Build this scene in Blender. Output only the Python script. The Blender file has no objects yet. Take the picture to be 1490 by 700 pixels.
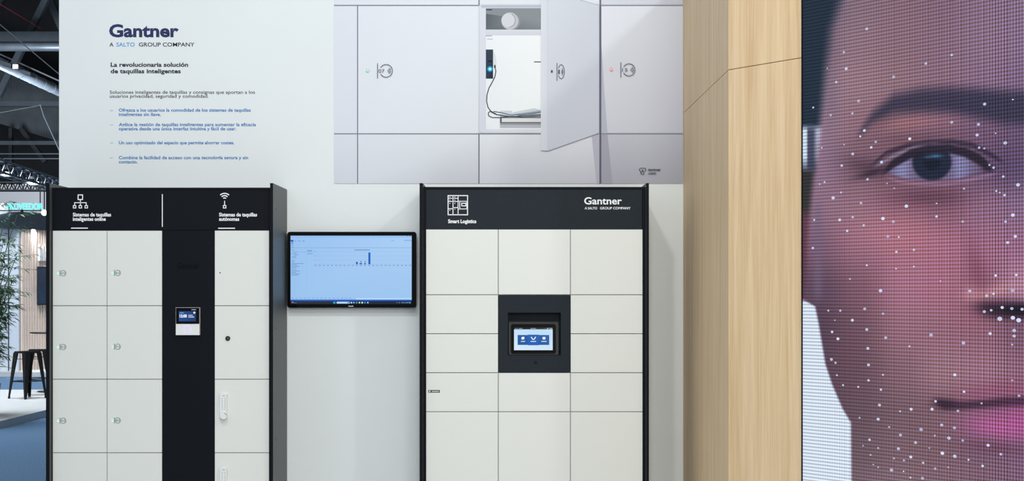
import bpy, bmesh, math, random
import numpy as np
from mathutils import Vector, Matrix
random.seed(7)
rng = np.random.default_rng(5)
S = bpy.context.scene
C = S.collection
F = 2000.0; U0 = 745.0; V0 = 426.0; E = 1.75      # focal length and principal point (px), eye height (m)

def srgb(r, g=None, b=None):
    if g is None: r, g, b = r
    f = lambda c: (c/255)/12.92 if c/255 <= 0.04045 else ((c/255+0.055)/1.055)**2.4
    return (f(r), f(g), f(b), 1.0)

# ------------------------------------------------------------------ camera
cam = bpy.data.cameras.new('camera'); camo = bpy.data.objects.new('camera', cam); C.objects.link(camo)
camo.location = (0, 0, E); camo.rotation_euler = (math.pi/2, 0, 0)
cam.sensor_width = 36; cam.sensor_fit = 'HORIZONTAL'; cam.lens = 36*F/1490
cam.shift_x = 0.0; cam.shift_y = (V0-350)/1490
cam.clip_end = 300
S.camera = camo
# ------------------------------------------------------------------ world: even light of the hall
w = bpy.data.worlds.new('hall_light'); S.world = w; w.use_nodes = True
w.node_tree.nodes['Background'].inputs['Color'].default_value = (0.86, 0.93, 1.0, 1)
w.node_tree.nodes['Background'].inputs['Strength'].default_value = 0.53
# ------------------------------------------------------------------ lamps above the stand, then added fill lights
def area(name, loc, target, size, power, color, spread=math.pi):
    l = bpy.data.lights.new(name, 'AREA'); l.shape = 'DISK'; l.size = size; l.energy = power; l.color = color; l.spread = spread
    o = bpy.data.objects.new(name, l); C.objects.link(o); o.location = loc
    o.rotation_euler = (Vector(target)-Vector(loc)).to_track_quat('-Z', 'Y').to_euler()
    return o
area('stand_lamp', (-1.15, 2.85, 6.0), (0.4, 7.9, 1.6), 0.35, 72, (1.0, 0.985, 0.93))
area('stand_lamp', (3.4, 2.9, 5.7), (-0.2, 7.9, 1.9), 0.35, 58, (1.0, 0.985, 0.94))
area('stand_lamp', (-3.9, 3.2, 5.6), (-2.0, 7.9, 2.4), 0.40, 14, (0.45, 0.75, 1.0))
area('front_fill', (1.4, -4.0, 3.7), (0.7, 7.2, 1.0), 3.0, 262, (1.0, 0.985, 0.95))  # added soft fill behind the camera, brightens the right side and lower doors
area('wood_fill', (0.0, 1.2, 5.2), (1.15, 6.2, 1.5), 0.40, 80, (1.0, 0.97, 0.92))  # extra light put in only to brighten the wooden pier
area('partition_fill', (-13.5, 37.5, 5.5), (-15.5, 44.0, 4.3), 2.0, 330, (0.95, 0.97, 1.0))  # added light that lifts the grey partition
area('roof_fill', (-18.0, 46.0, 4.0), (-21.0, 60.0, 14.0), 5.0, 4200, (0.84, 0.93, 1.0))  # unseen source put in to brighten the dark roof and ducts
area('booth_fill', (-9.0, 21.0, 12.0), (-9.0, 24.0, 0.0), 7.0, 2400, (0.86, 0.94, 1.0))  # added fill over the booth area; the ceiling has no opening
S.view_settings.view_transform = 'Standard'; S.view_settings.look = 'None'
S.view_settings.exposure = 0.0; S.view_settings.gamma = 1.0; S.view_settings.use_curve_mapping = False

# ------------------------------------------------------------------ materials
MAT = {}
def mat(name, col, rough=0.5, metal=0.0, spec=0.5, emit=None, estr=1.0, coat=0.0, noise=None, bump=None):
    m = bpy.data.materials.new(name); m.use_nodes = True; nt = m.node_tree; b = nt.nodes['Principled BSDF']
    c = srgb(col)
    b.inputs['Base Color'].default_value = c
    b.inputs['Roughness'].default_value = rough; b.inputs['Metallic'].default_value = metal
    b.inputs['Specular IOR Level'].default_value = spec; b.inputs['Coat Weight'].default_value = coat
    if emit:
        b.inputs['Emission Color'].default_value = srgb(emit); b.inputs['Emission Strength'].default_value = estr
    if noise or bump:
        tc = nt.nodes.new('ShaderNodeTexCoord'); n = nt.nodes.new('ShaderNodeTexNoise')
        nt.links.new(tc.outputs['Object'], n.inputs['Vector'])
    if noise:
        sc, amt = noise; n.inputs['Scale'].default_value = sc; n.inputs['Detail'].default_value = 5
        r = nt.nodes.new('ShaderNodeValToRGB'); nt.links.new(n.outputs['Fac'], r.inputs['Fac'])
        r.color_ramp.elements[0].position = 0.3; r.color_ramp.elements[1].position = 0.7
        r.color_ramp.elements[0].color = (c[0]*(1-amt), c[1]*(1-amt), c[2]*(1-amt), 1)
        r.color_ramp.elements[1].color = (min(1, c[0]*(1+amt)), min(1, c[1]*(1+amt)), min(1, c[2]*(1+amt)), 1)
        nt.links.new(r.outputs['Color'], b.inputs['Base Color'])
    if bump:
        sc, st = bump
        n2 = nt.nodes.new('ShaderNodeTexNoise'); n2.inputs['Scale'].default_value = sc; nt.links.new(tc.outputs['Object'], n2.inputs['Vector'])
        bp = nt.nodes.new('ShaderNodeBump'); bp.inputs['Strength'].default_value = st; bp.inputs['Distance'].default_value = 0.002
        nt.links.new(n2.outputs['Fac'], bp.inputs['Height']); nt.links.new(bp.outputs['Normal'], b.inputs['Normal'])
    MAT[name] = m
    return m
def attr_mat(name, emit, rough=0.6, spec=0.3, stripes=False):
    m = bpy.data.materials.new(name); m.use_nodes = True; nt = m.node_tree; b = nt.nodes['Principled BSDF']
    a = nt.nodes.new('ShaderNodeAttribute'); a.attribute_name = 'Col'
    b.inputs['Roughness'].default_value = rough; b.inputs['Specular IOR Level'].default_value = spec
    out = a.outputs['Color']
    if emit:
        b.inputs['Base Color'].default_value = (0.004, 0.004, 0.005, 1); b.inputs['Emission Strength'].default_value = 1.0
        if stripes:                                   # rows and columns of diodes, in metres on the panel
            tc = nt.nodes.new('ShaderNodeTexCoord'); sx = nt.nodes.new('ShaderNodeSeparateXYZ')
            nt.links.new(tc.outputs['Object'], sx.inputs[0])
            def math_(op, x, y=None, z=None):
                n = nt.nodes.new('ShaderNodeMath'); n.operation = op
                for i, q in enumerate((x, y, z)):
                    if q is None: continue
                    if isinstance(q, (int, float)): n.inputs[i].default_value = q
                    else: nt.links.new(q, n.inputs[i])
                return n.outputs[0]
            rows = math_('SINE', math_('MULTIPLY', sx.outputs['Z'], 2*math.pi/0.0148))
            # columns: fine regular lines whose strength wanders from column to column
            cn = math_('FLOOR', math_('DIVIDE', sx.outputs['X'], 0.0125))
            wn = nt.nodes.new('ShaderNodeTexWhiteNoise'); wn.noise_dimensions = '1D'; nt.links.new(cn, wn.inputs['W'])
            amt = math_('MULTIPLY_ADD', sx.outputs['X'], 0.34, 0.02)
            fr = math_('SINE', math_('MULTIPLY', sx.outputs['X'], 2*math.pi/0.0125))
            colm = math_('MULTIPLY', math_('MULTIPLY', fr, math_('MULTIPLY_ADD', wn.outputs['Value'], 1.3, 0.35)), amt)
            fine = math_('MULTIPLY', math_('SINE', math_('MULTIPLY', sx.outputs['X'], 2*math.pi/0.0062)), 0.10)
            tot = math_('ADD', colm, fine)
            k = math_('ADD', math_('ADD', 1.0, math_('MULTIPLY', rows, 0.22)), tot)
            kg = math_('ADD', math_('ADD', 1.0, math_('MULTIPLY', rows, 0.34)), tot)
            kb = math_('ADD', math_('ADD', 1.0, math_('MULTIPLY', rows, 0.44)), tot)
            cmb = nt.nodes.new('ShaderNodeCombineXYZ')
            nt.links.new(k, cmb.inputs[0]); nt.links.new(kg, cmb.inputs[1]); nt.links.new(kb, cmb.inputs[2])
            mx = nt.nodes.new('ShaderNodeVectorMath'); mx.operation = 'MULTIPLY'
            nt.links.new(out, mx.inputs[0]); nt.links.new(cmb.outputs[0], mx.inputs[1]); out = mx.outputs[0]
        nt.links.new(out, b.inputs['Emission Color'])
    else:
        nt.links.new(out, b.inputs['Base Color'])
    MAT[name] = m
    return m
def wood_mat(name, light, dark):
    m = bpy.data.materials.new(name); m.use_nodes = True; nt = m.node_tree; b = nt.nodes['Principled BSDF']
    tc = nt.nodes.new('ShaderNodeTexCoord'); mp = nt.nodes.new('ShaderNodeMapping'); nt.links.new(tc.outputs['Object'], mp.inputs[0])
    mp.inputs['Scale'].default_value = (30, 30, 0.9)
    n = nt.nodes.new('ShaderNodeTexNoise'); n.inputs['Scale'].default_value = 1.0; n.inputs['Detail'].default_value = 7; n.inputs['Roughness'].default_value = 0.62
    n.inputs['Distortion'].default_value = 0.5
    nt.links.new(mp.outputs[0], n.inputs['Vector'])
    mp2 = nt.nodes.new('ShaderNodeMapping'); nt.links.new(tc.outputs['Object'], mp2.inputs[0]); mp2.inputs['Scale'].default_value = (190, 190, 3.5)
    n2 = nt.nodes.new('ShaderNodeTexNoise'); n2.inputs['Scale'].default_value = 1.0; n2.inputs['Detail'].default_value = 3; nt.links.new(mp2.outputs[0], n2.inputs['Vector'])
    mx = nt.nodes.new('ShaderNodeMath'); mx.operation = 'MULTIPLY_ADD'; mx.inputs[1].default_value = 0.35
    nt.links.new(n2.outputs['Fac'], mx.inputs[0]); 
    ml = nt.nodes.new('ShaderNodeMath'); ml.operation = 'MULTIPLY'; ml.inputs[1].default_value = 0.65; nt.links.new(n.outputs['Fac'], ml.inputs[0])
    nt.links.new(ml.outputs[0], mx.inputs[2])
    r = nt.nodes.new('ShaderNodeValToRGB'); nt.links.new(mx.outputs[0], r.inputs['Fac'])
    r.color_ramp.elements[0].position = 0.36; r.color_ramp.elements[0].color = srgb(dark)
    r.color_ramp.elements[1].position = 0.60; r.color_ramp.elements[1].color = srgb(light)
    nt.links.new(r.outputs['Color'], b.inputs['Base Color']); b.inputs['Roughness'].default_value = 0.55
    bp = nt.nodes.new('ShaderNodeBump'); bp.inputs['Strength'].default_value = 0.08; bp.inputs['Distance'].default_value = 0.001
    nt.links.new(mx.outputs[0], bp.inputs['Height']); nt.links.new(bp.outputs['Normal'], b.inputs['Normal'])
    MAT[name] = m
    return m

mat('wall_paint', (233, 239, 240), 0.75, noise=(3, 0.01), bump=(300, 0.03))
mat('door_white', (227, 230, 225), 0.42, bump=(900, 0.04))
mat('anthracite', (28, 37, 45), 0.6, spec=0.2, noise=(40, 0.06), bump=(900, 0.05))
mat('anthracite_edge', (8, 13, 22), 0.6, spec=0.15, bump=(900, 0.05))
mat('black_plastic', (10, 11, 13), 0.35)
mat('tablet_black', (3, 3, 4), 0.3, spec=0.05)
mat('black_glass', (3, 3, 4), 0.05, spec=0.16)
mat('panel_sheen', (74, 78, 78), 0.5, spec=0.6, bump=(900, 0.03))  # mid grey carries the grazing reflection on the side panels' outer faces
mat('black_metal', (9, 10, 12), 0.45, spec=0.3)
mat('dark_emblem', (5, 6, 8), 0.6, spec=0.12)
mat('gap_grey', (178, 178, 172), 0.7)
mat('white_plastic', (232, 234, 234), 0.35)
mat('white_print', (243, 246, 248), 0.6)
mat('navy_print', (16, 34, 92), 0.6)
mat('ink_print', (22, 28, 50), 0.6)
mat('grey_ink', (44, 48, 64), 0.6)
mat('blue_print', (0, 112, 186), 0.6)
mat('light_blue_print', (60, 150, 215), 0.6)
mat('dash_print', (150, 185, 215), 0.6)
mat('symbol_print', (112, 124, 130), 0.6)
mat('chrome', (205, 208, 212), 0.18, metal=1.0)
mat('brushed_metal', (120, 120, 120), 0.4, metal=0.8)
mat('holder_grey', (44, 45, 47), 0.5, spec=0.3)
mat('frame_metal', (60, 60, 64), 0.35, metal=0.9)
mat('green_light', (140, 255, 190), 0.4, emit=(140, 255, 190), estr=1.0)
mat('purple_light', (190, 160, 255), 0.4, emit=(185, 158, 250), estr=0.95)
mat('lamp_light', (255, 255, 255), 0.4, emit=(240, 248, 255), estr=9.0)
mat('cyan_light', (90, 245, 235), 0.4, emit=(70, 240, 228), estr=1.25)
mat('cold_white_light', (255, 255, 255), 0.4, emit=(240, 250, 255), estr=1.3)
mat('carpet', (90, 118, 148), 0.95, spec=0.1, noise=(60, 0.35), bump=(200, 0.5))
mat('platform_top', (198, 199, 200), 0.6, noise=(5, 0.03))
mat('platform_edge', (140, 156, 168), 0.5)
mat('booth_white', (214, 221, 230), 0.7, noise=(2, 0.02))
mat('fascia_dark', (36, 46, 58), 0.5, noise=(4, 0.1))
mat('slat_wood', (236, 216, 202), 0.6, noise=(10, 0.08))
mat('slat_gap', (104, 82, 72), 0.8)
mat('hall_grey', (176, 180, 186), 0.8, noise=(2, 0.03))
mat('hall_dark', (12, 15, 20), 0.9, noise=(1.5, 0.3))
mat('hall_steel', (46, 54, 62), 0.7, noise=(3, 0.15))
mat('duct_metal', (104, 112, 122), 0.42, metal=0.4, noise=(2, 0.15))
mat('curtain_grey', (84, 90, 96), 0.9, noise=(1.2, 0.18))
mat('truss_metal', (96, 106, 116), 0.4, metal=0.7)
mat('truss_black', (20, 24, 28), 0.5, metal=0.3)
mat('cable_grey', (96, 104, 112), 0.6)
mat('cable_red', (90, 22, 28), 0.6)
mat('leaf_green', (70, 112, 72), 0.5, noise=(9, 0.5))
mat('stem_green', (70, 88, 52), 0.6, noise=(20, 0.2))
mat('planter_grey', (70, 74, 80), 0.6, noise=(6, 0.1))
mat('tv_picture', (16, 34, 54), 0.2, emit=(20, 42, 66), estr=0.5, noise=(3.5, 0.7))
attr_mat('poster_print', False, 0.75, 0.2)
attr_mat('screen_picture', True, 0.06, 0.35)
attr_mat('led_picture', True, 0.6, 0.1, stripes=True)
attr_mat('led_dots', True, 0.6, 0.1)
wood_mat('oak_veneer', (236, 208, 168), (214, 182, 138))

# ------------------------------------------------------------------ helpers
WL = {}
def P(u, v, Y): return Vector(((u-U0)*Y/F, Y, E-(v-V0)*Y/F))
def X(u, Y): return (u-U0)*Y/F
def Z(v, Y): return E-(v-V0)*Y/F
def tag(o, label=None, cat=None, group=None, kind=None):
    if label: o['label'] = label
    if cat: o['category'] = cat
    if group: o['group'] = group
    if kind: o['kind'] = kind
    return o
def thing(name, loc, label=None, cat=None, group=None, kind=None):
    o = bpy.data.objects.new(name, None); C.objects.link(o); o.location = loc; o.empty_display_size = 0.1
    WL[o] = Vector(loc)
    return tag(o, label, cat, group, kind)
class MB:
    def __init__(s): s.v = []; s.f = []; s.c = []
    def add(s, vs, fs, col=None):
        b = len(s.v); s.v += [tuple(q) for q in vs]; s.f += [tuple(b+i for i in f) for f in fs]
        if col is not None: s.c += (col if isinstance(col, list) else [col]*len(vs))
        return s
    def box(s, x0, x1, y0, y1, z0, z1):
        x0, x1 = min(x0, x1), max(x0, x1); z0, z1 = min(z0, z1), max(z0, z1)
        return s.add([(x0,y0,z0),(x1,y0,z0),(x1,y1,z0),(x0,y1,z0),(x0,y0,z1),(x1,y0,z1),(x1,y1,z1),(x0,y1,z1)],
              [(0,1,5,4),(1,2,6,5),(2,3,7,6),(3,0,4,7),(4,5,6,7),(3,2,1,0)])
    def pbox(s, u0, u1, v0, v1, Y, depth):        # box whose front face covers the given rectangle at distance Y
        return s.box(X(u0,Y), X(u1,Y), Y, Y+depth, Z(v1,Y), Z(v0,Y))
    def quad(s, u0, u1, v0, v1, Y, col=None):
        return s.add([P(u0,v1,Y),P(u1,v1,Y),P(u1,v0,Y),P(u0,v0,Y)], [(0,1,2,3)], col)
    def ppoly(s, pts, Y, col=None):
        return s.add([P(u,v,Y) for u,v in pts], [tuple(range(len(pts)))], col)
    def disc(s, u, v, r, Y, n=20, col=None, ry=None):
        ry = ry or r
        return s.ppoly([(u+r*math.cos(-t*2*math.pi/n), v+ry*math.sin(-t*2*math.pi/n)) for t in range(n)], Y, col)
    def arc(s, u, v, r, wd, Y, a0=0, a1=360, n=28, col=None, ry=None):
        ry = ry or r; vs = []; fs = []
        for i in range(n+1):
            a = math.radians(a0+(a1-a0)*i/n)
            for k in (-wd/2, wd/2): vs.append(P(u+(r+k)*math.cos(a), v-(ry+k)*math.sin(a), Y))
        for i in range(n): fs.append((2*i, 2*i+1, 2*i+3, 2*i+2))
        return s.add(vs, fs, col)
    def pline(s, pts, wd, Y, col=None):
        for (a, b) in zip(pts, pts[1:]):
            d = Vector((b[0]-a[0], b[1]-a[1])); L = d.length or 1; n = Vector((-d.y, d.x))/L*wd/2
            s.ppoly([(a[0]+n.x,a[1]+n.y),(b[0]+n.x,b[1]+n.y),(b[0]-n.x,b[1]-n.y),(a[0]-n.x,a[1]-n.y)], Y, col)
        return s
    def tube(s, p0, p1, r, n=8, r2=None):
        p0 = Vector(p0); p1 = Vector(p1); r2 = r if r2 is None else r2
        d = (p1-p0).normalized(); a = d.orthogonal().normalized(); b = d.cross(a)
        vs = []
        for q, rr in ((p0, r), (p1, r2)):
            for i in range(n):
                t = 2*math.pi*i/n; vs.append(q+a*rr*math.cos(t)+b*rr*math.sin(t))
        fs = [(i, (i+1)%n, n+(i+1)%n, n+i) for i in range(n)]+[tuple(range(n-1,-1,-1)), tuple(range(n, 2*n))]
        return s.add(vs, fs)
    def path(s, pts, r, n=6):
        for a, b in zip(pts, pts[1:]): s.tube(a, b, r, n)
        return s
    def bar(s, p0, p1, w1, h1, w2=None, h2=None):       # rectangular bar, w across, h in depth
        p0 = Vector(p0); p1 = Vector(p1); w2 = w2 or w1; h2 = h2 or h1
        d = (p1-p0).normalized(); up = Vector((0,1,0)) if abs(d.y) < 0.9 else Vector((0,0,1))
        a = d.cross(up).normalized(); b = a.cross(d).normalized(); vs = []
        for q, ww, hh in ((p0,w1,h1),(p1,w2,h2)):
            for sx, sy in ((-1,-1),(1,-1),(1,1),(-1,1)): vs.append(q+a*sx*ww/2+b*sy*hh/2)
        return s.add(vs, [(0,1,5,4),(1,2,6,5),(2,3,7,6),(3,0,4,7),(4,5,6,7),(3,2,1,0)])
    def prism(s, pts, y0, y1):                          # outline in x-z, extruded along y
        n = len(pts)
        return s.add([(x,y0,z) for x,z in pts]+[(x,y1,z) for x,z in pts],
             [tuple(range(n)), tuple(range(2*n-1, n-1, -1))]+[((i+1)%n, i, n+i, n+(i+1)%n) for i in range(n)])
    def build(s, name, m, parent=None, bevel=0, smooth=False, seg=2, label=None, cat=None, group=None, kind=None, fix=False):
        off = WL.get(parent, Vector((0,0,0)))
        me = bpy.data.meshes.new(name); me.from_pydata([tuple(Vector(q)-off) for q in s.v], [], s.f); me.update()
        if s.c:
            at = me.color_attributes.new('Col', 'FLOAT_COLOR', 'POINT')
            at.data.foreach_set('color', np.array([srgb(c) for c in s.c], dtype=np.float32).ravel())
        if bevel or fix:
            bm = bmesh.new(); bm.from_mesh(me)
            bmesh.ops.recalc_face_normals(bm, faces=bm.faces)
            if bevel: bmesh.ops.bevel(bm, geom=[e for e in bm.edges if e.calc_face_angle(0) > 0.6], offset=bevel, segments=seg, affect='EDGES', profile=0.5)
            bm.to_mesh(me); bm.free()
        if smooth:
            me.shade_smooth()
        me.materials.append(MAT[m] if isinstance(m, str) else m)
        o = bpy.data.objects.new(name, me); C.objects.link(o)
        if parent: o.parent = parent
        WL[o] = off.copy()
        return tag(o, label, cat, group, kind)
def rrect(x0, x1, z0, z1, r, n=6):
    pts = []
    for cx, cz, a0 in ((x1-r,z1-r,0),(x0+r,z1-r,90),(x0+r,z0+r,180),(x1-r,z0+r,270)):
        for i in range(n+1):
            a = math.radians(a0+90*i/n); pts.append((cx+r*math.cos(a), cz+r*math.sin(a)))
    return pts[::-1]
def outline(poly_hole, poly_out, y0, y1, mb):            # a frame: outer outline with a hole of the same point count
    n = len(poly_out)
    vs = [(x,y0,z) for x,z in poly_out]+[(x,y0,z) for x,z in poly_hole]+[(x,y1,z) for x,z in poly_out]+[(x,y1,z) for x,z in poly_hole]
    fs = []
    for i in range(n):
        j = (i+1)%n
        fs += [(i,j,n+j,n+i),(2*n+j,2*n+i,3*n+i,3*n+j),(j,i,2*n+i,2*n+j),(n+i,n+j,3*n+j,3*n+i)]
    return mb.add(vs, fs)
DG = None
def text_mesh(body, offset=0.0, extrude=0.0):
    cu = bpy.data.curves.new('text', 'FONT'); cu.body = body; cu.offset = offset; cu.resolution_u = 3; cu.size = 1.0; cu.extrude = extrude
    o = bpy.data.objects.new('text', cu); C.objects.link(o)
    me = bpy.data.meshes.new_from_object(o.evaluated_get(bpy.context.evaluated_depsgraph_get()))
    co = np.empty(len(me.vertices)*3, dtype=np.float32); me.vertices.foreach_get('co', co); co = co.reshape(-1, 3)
    fs = [tuple(p.vertices) for p in me.polygons]
    bpy.data.objects.remove(o); bpy.data.curves.remove(cu); bpy.data.meshes.remove(me)
    return co, fs
CAP = None
def add_text(mb, body, u0, u1, base, cap, Y, bold=0.0, col=None):
    """flat lettering at distance Y: fits width u0..u1, baseline row, capital height in px"""
    global CAP
    if CAP is None:
        c, _ = text_mesh('H'); CAP = c[:,1].max()
    co, fs = text_mesh(body, bold)
    x0, x1 = co[:,0].min(), co[:,0].max(); k = (u1-u0)/(x1-x0); kz = cap/CAP
    vs = [P(u0+(x-x0)*k, base-z*kz, Y) for x, z, _ in co]
    mb.add(vs, fs, col)
    return mb
def text(body, u0, u1, base, cap, Y, m, parent, bold=0.0, name='lettering'):
    return add_text(MB(), body, u0, u1, base, cap, Y, bold).build(name, m, parent)

# ================================================================== SETTING
YW = 7.92                       # stand wall
YP = 7.45; YB = 7.50; YD = 7.482
WH = 4.3
MB().add([(-60,-12,0),(40,-12,0),(40,80,0),(-60,80,0)], [(0,1,2,3)]).build('floor', 'carpet', kind='structure')
MB().box(-3.2, 3.4, -3.0, YW+.14, -0.05, 0.004).build('floor_stand', 'platform_top', kind='structure')
wall = MB().box(X(86,YW), 3.2, YW, YW+0.14, 0.0, WH).build('wall_back', 'wall_paint', kind='structure')
YT = YW-0.0012
# printed text on the wall
def wt(body, u0, u1, base, cap, m, bold=0.0): text(body, u0, u1, base, cap, YT, m, wall, bold)
wt('Gantner', 158.7, 260, 53.3, 17.2, 'navy_print', 0.035)
wt('A', 159.2, 165.2, 67.6, 5.6, 'ink_print', 0.012); wt('SALTO', 169.3, 196, 67.6, 5.6, 'light_blue_print', 0.008); wt('GROUP COMPANY', 202, 283, 67.6, 5.6, 'ink_print', 0.012)
wt('La revolucionaria solución', 161, 273.8, 97, 5.9, 'ink_print', 0.03)
wt('de taquillas inteligentes', 161, 263, 106.4, 5.9, 'ink_print', 0.03)
wt('Soluciones inteligentes de taquillas y consignas que aportan a los', 159.7, 371, 136.4, 4.7, 'grey_ink', 0.008)
wt('usuarios privacidad, seguridad y comodidad.', 159.7, 303.4, 142.2, 4.7, 'grey_ink', 0.008)
for body, u1, b in (('Ofrezca a los usuarios la comodidad de los sistemas de taquillas', 364.8, 162.4), ('inteligentes sin llave.', 234, 168.6),
    ('Agilice la gestión de taquillas inteligentes para aumentar la eficacia', 372.4, 183.4), ('operativa desde una única interfaz intuitiva y fácil de usar.', 343.8, 189.5),
    ('Un uso optimizado del espacio que permite ahorrar costes.', 340.9, 209.8),
    ('Combine la facilidad de acceso con una tecnología segura y sin', 361, 231.5), ('contacto.', 200.2, 237.6)):
    wt(body, 172.9, u1, b, 4.5, 'blue_print', 0.018)
for v in (161, 181.8, 208, 229.8): MB().quad(160, 164.5, v-0.4, v+0.4, YT).build('printed_dash', 'dash_print', wall)

# ---- wooden corner pier
H = 3.55; ZS = 2.784
W0 = Vector((X(994,YW)-0.0, YW-0.001)); W1 = Vector((1.004, 6.376)); W2 = Vector((X(1167.5,6.043), 6.043))
d = (W2-W1).normalized(); nrm = Vector((d.y, -d.x))      # nrm points toward the camera side
wood = thing('wooden_pier', (1.15, 6.9, 0), 'light oak veneer corner pier between the white wall and the face screen', 'pier')
def wpanel(a, b, inward, z0, z1, t=0.019):
    a3, b3 = a+inward*t, b+inward*t
    mb = MB(); mb.add([(a.x,a.y,z0),(b.x,b.y,z0),(b3.x,b3.y,z0),(a3.x,a3.y,z0),(a.x,a.y,z1),(b.x,b.y,z1),(b3.x,b3.y,z1),(a3.x,a3.y,z1)],
        [(0,1,5,4),(1,2,6,5),(2,3,7,6),(3,0,4,7),(4,5,6,7),(3,2,1,0)])
    mb.build('veneer_panel', 'oak_veneer', wood, bevel=0.0012, fix=True)
for z0, z1 in ((0.0, ZS-0.0015), (ZS+0.0015, H)):
    wpanel(W0, W1+Vector((0,0.001)), Vector((1,0)), z0, z1)
    wpanel(W1+d*0.0012, W2-d*0.002, -nrm, z0, z1)
core = MB(); q = [W0+Vector((.021,0)), W1+Vector((.021,.012)), W2-d*.004-nrm*.021, Vector((W2.x-.01, YW-.001))]
core.add([(p.x,p.y,0) for p in q]+[(p.x,p.y,H-.002) for p in q], [(0,1,2,3),(7,6,5,4)]+[(i,(i+1)%4,4+(i+1)%4,4+i) for i in range(4)])
core.build('core', 'slat_gap', wood, fix=True)

# ================================================================== LED WALL
L0 = W2+d*0.003; LEDW = 1.62; LZ0, LZ1 = 0.35, 3.42
led = thing('led_video_wall', (L0.x, L0.y, 0), 'large LED video wall showing a close-up of half a face', 'video wall')
ang = math.atan2(d.y, d.x)
led.rotation_euler = (0, 0, ang)        # local x runs along the screen, local -y faces the viewer
WL[led] = Vector((0,0,0))               # its children are built in local metres
def cr(stops, v, ix): return np.interp(v, [s[0] for s in stops], [s[ix] for s in stops])
def smooth(a, b, x): t = np.clip((x-a)/(b-a), 0, 1); return t*t*(3-2*t)
def paint(u, v):
    uk = np.array([1190,1250,1310,1370,1430,1490.]); vk = np.array([0,60,120,180,240,300,360,420,480,540,600,660,700.])
    K = np.array([
     [(108,96,122),(140,110,120),(140,105,115),(135,100,118),(140,108,130),(140,110,135)],
     [(150,118,130),(150,115,125),(145,108,118),(140,105,122),(145,110,132),(140,110,138)],
     [(168,132,145),(160,120,128),(150,112,120),(145,105,122),(140,105,130),(130,100,130)],
     [(165,128,145),(150,108,118),(142,98,108),(132,92,110),(118,85,112),(104,80,110)],
     [(150,115,138),(130,92,105),(128,88,100),(125,85,105),(110,80,108),(104,80,112)],
     [(150,110,128),(158,110,123),(150,95,110),(140,88,106),(150,102,128),(140,105,135)],
     [(130,90,110),(165,108,124),(182,112,128),(182,110,130),(168,105,130),(155,102,132)],
     [(105,75,95),(145,95,110),(180,115,134),(180,110,130),(152,92,112),(185,132,152)],
     [(92,66,82),(128,88,100),(160,108,120),(160,105,120),(152,97,114),(125,84,104)],
     [(96,68,84),(118,84,94),(140,98,108),(162,115,125),(165,112,128),(150,100,120)],
     [(100,72,86),(112,84,92),(122,90,97),(130,92,100),(142,86,112),(148,80,116)],
     [(100,76,88),(120,93,100),(130,98,105),(128,94,102),(122,86,106),(128,90,118)],
     [(110,84,96),(134,104,112),(138,106,114),(130,98,108),(120,88,108),(128,92,120)]], dtype=float)
    iu = np.clip(np.searchsorted(uk, u)-1, 0, len(uk)-2); iv = np.clip(np.searchsorted(vk, v)-1, 0, len(vk)-2)
    fu = np.clip((u-uk[iu])/(uk[iu+1]-uk[iu]), 0, 1)[:,None]; fv = np.clip((v-vk[iv])/(vk[iv+1]-vk[iv]), 0, 1)[:,None]
    fu = fu*fu*(3-2*fu); fv = fv*fv*(3-2*fv)
    c = (K[iv,iu]*(1-fu)+K[iv,iu+1]*fu)*(1-fv)+(K[iv+1,iu]*(1-fu)+K[iv+1,iu+1]*fu)*fv
    c = c*.82+np.array((118,96,116.))*.18; c = c*(np.array((.95,.985,1.0))[None,:])*(1-.10*(1-smooth(1215,1330,u))*smooth(330,430,v))[:,None]
    def mix(col, a):
        nonlocal c
        a = np.clip(a, 0, 1)[:,None]; c = c*(1-a)+np.array(col, float)*a
    def blob(cu, cv, ru, rv, col, amt, rot=0):
        du, dv = u-cu, v-cv; r = math.radians(rot)
        a = (du*math.cos(r)+dv*math.sin(r))/ru; b = (-du*math.sin(r)+dv*math.cos(r))/rv
        mix(col, amt*np.exp(-(a*a+b*b)))
    def curve(pts, wds, col, amt, soft=3.0):             # a stroke v(u) of varying half width, fading at both ends
        cv = np.interp(u, [p[0] for p in pts], [p[1] for p in pts]); hw = np.interp(u, [p[0] for p in pts], wds)
        ends = smooth(pts[0][0]-6, pts[0][0]+10, u)*(1-smooth(pts[-1][0]-12, pts[-1][0]+6, u))
        mix(col, amt*ends*(1-smooth(hw-soft, hw+soft, np.abs(v-cv))))
    # brow
    curve([(1248,196),(1270,172),(1300,152),(1340,146),(1380,145),(1420,150),(1460,156),(1620,160)], [3,9,14,17,18,21,24,24], (50,48,70), .88, 12)
    blob(1420,150,60,16,(48,48,74), .35)
    blob(1290,178,26,7,(100,76,92), .5, -35)
    blob(1330,178,60,9,(168,112,118), .45, -4)
    # eye socket
    blob(1350,236,92,32,(88,62,78), .42); blob(1262,244,30,12,(70,50,66), .6, 14); blob(1465,240,40,36,(78,62,96), .5)
    blob(1352,287,56,13,(88,58,76), .7); blob(1300,228,26,8,(70,48,62), .5, -32); blob(1335,200,70,7,(96,66,80), .4, -3)
    curve([(1268,240),(1290,222),(1320,212),(1350,207),(1385,206),(1415,211),(1440,224),(1460,236)], [2,3,3.5,3.5,3.5,4,4,3], (48,38,56), .8, 2.5)
    curve([(1272,244),(1300,227),(1330,216),(1360,212),(1390,214),(1410,220)], [1.5,3,4,4,3,2], (140,128,160), .65, 2.5)
    up = np.interp(u, [1288,1302,1325,1350,1375,1400,1415,1432], [252,243,229,221,220,226,236,249])
    lo = np.interp(u, [1288,1302,1325,1350,1375,1400,1415,1432], [252,255,261,264,263,258,253,249])
    ins = smooth(-2, 2, v-up)*smooth(-2, 2, lo-v)*smooth(1280,1300,u)*(1-smooth(1425,1442,u))
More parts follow.
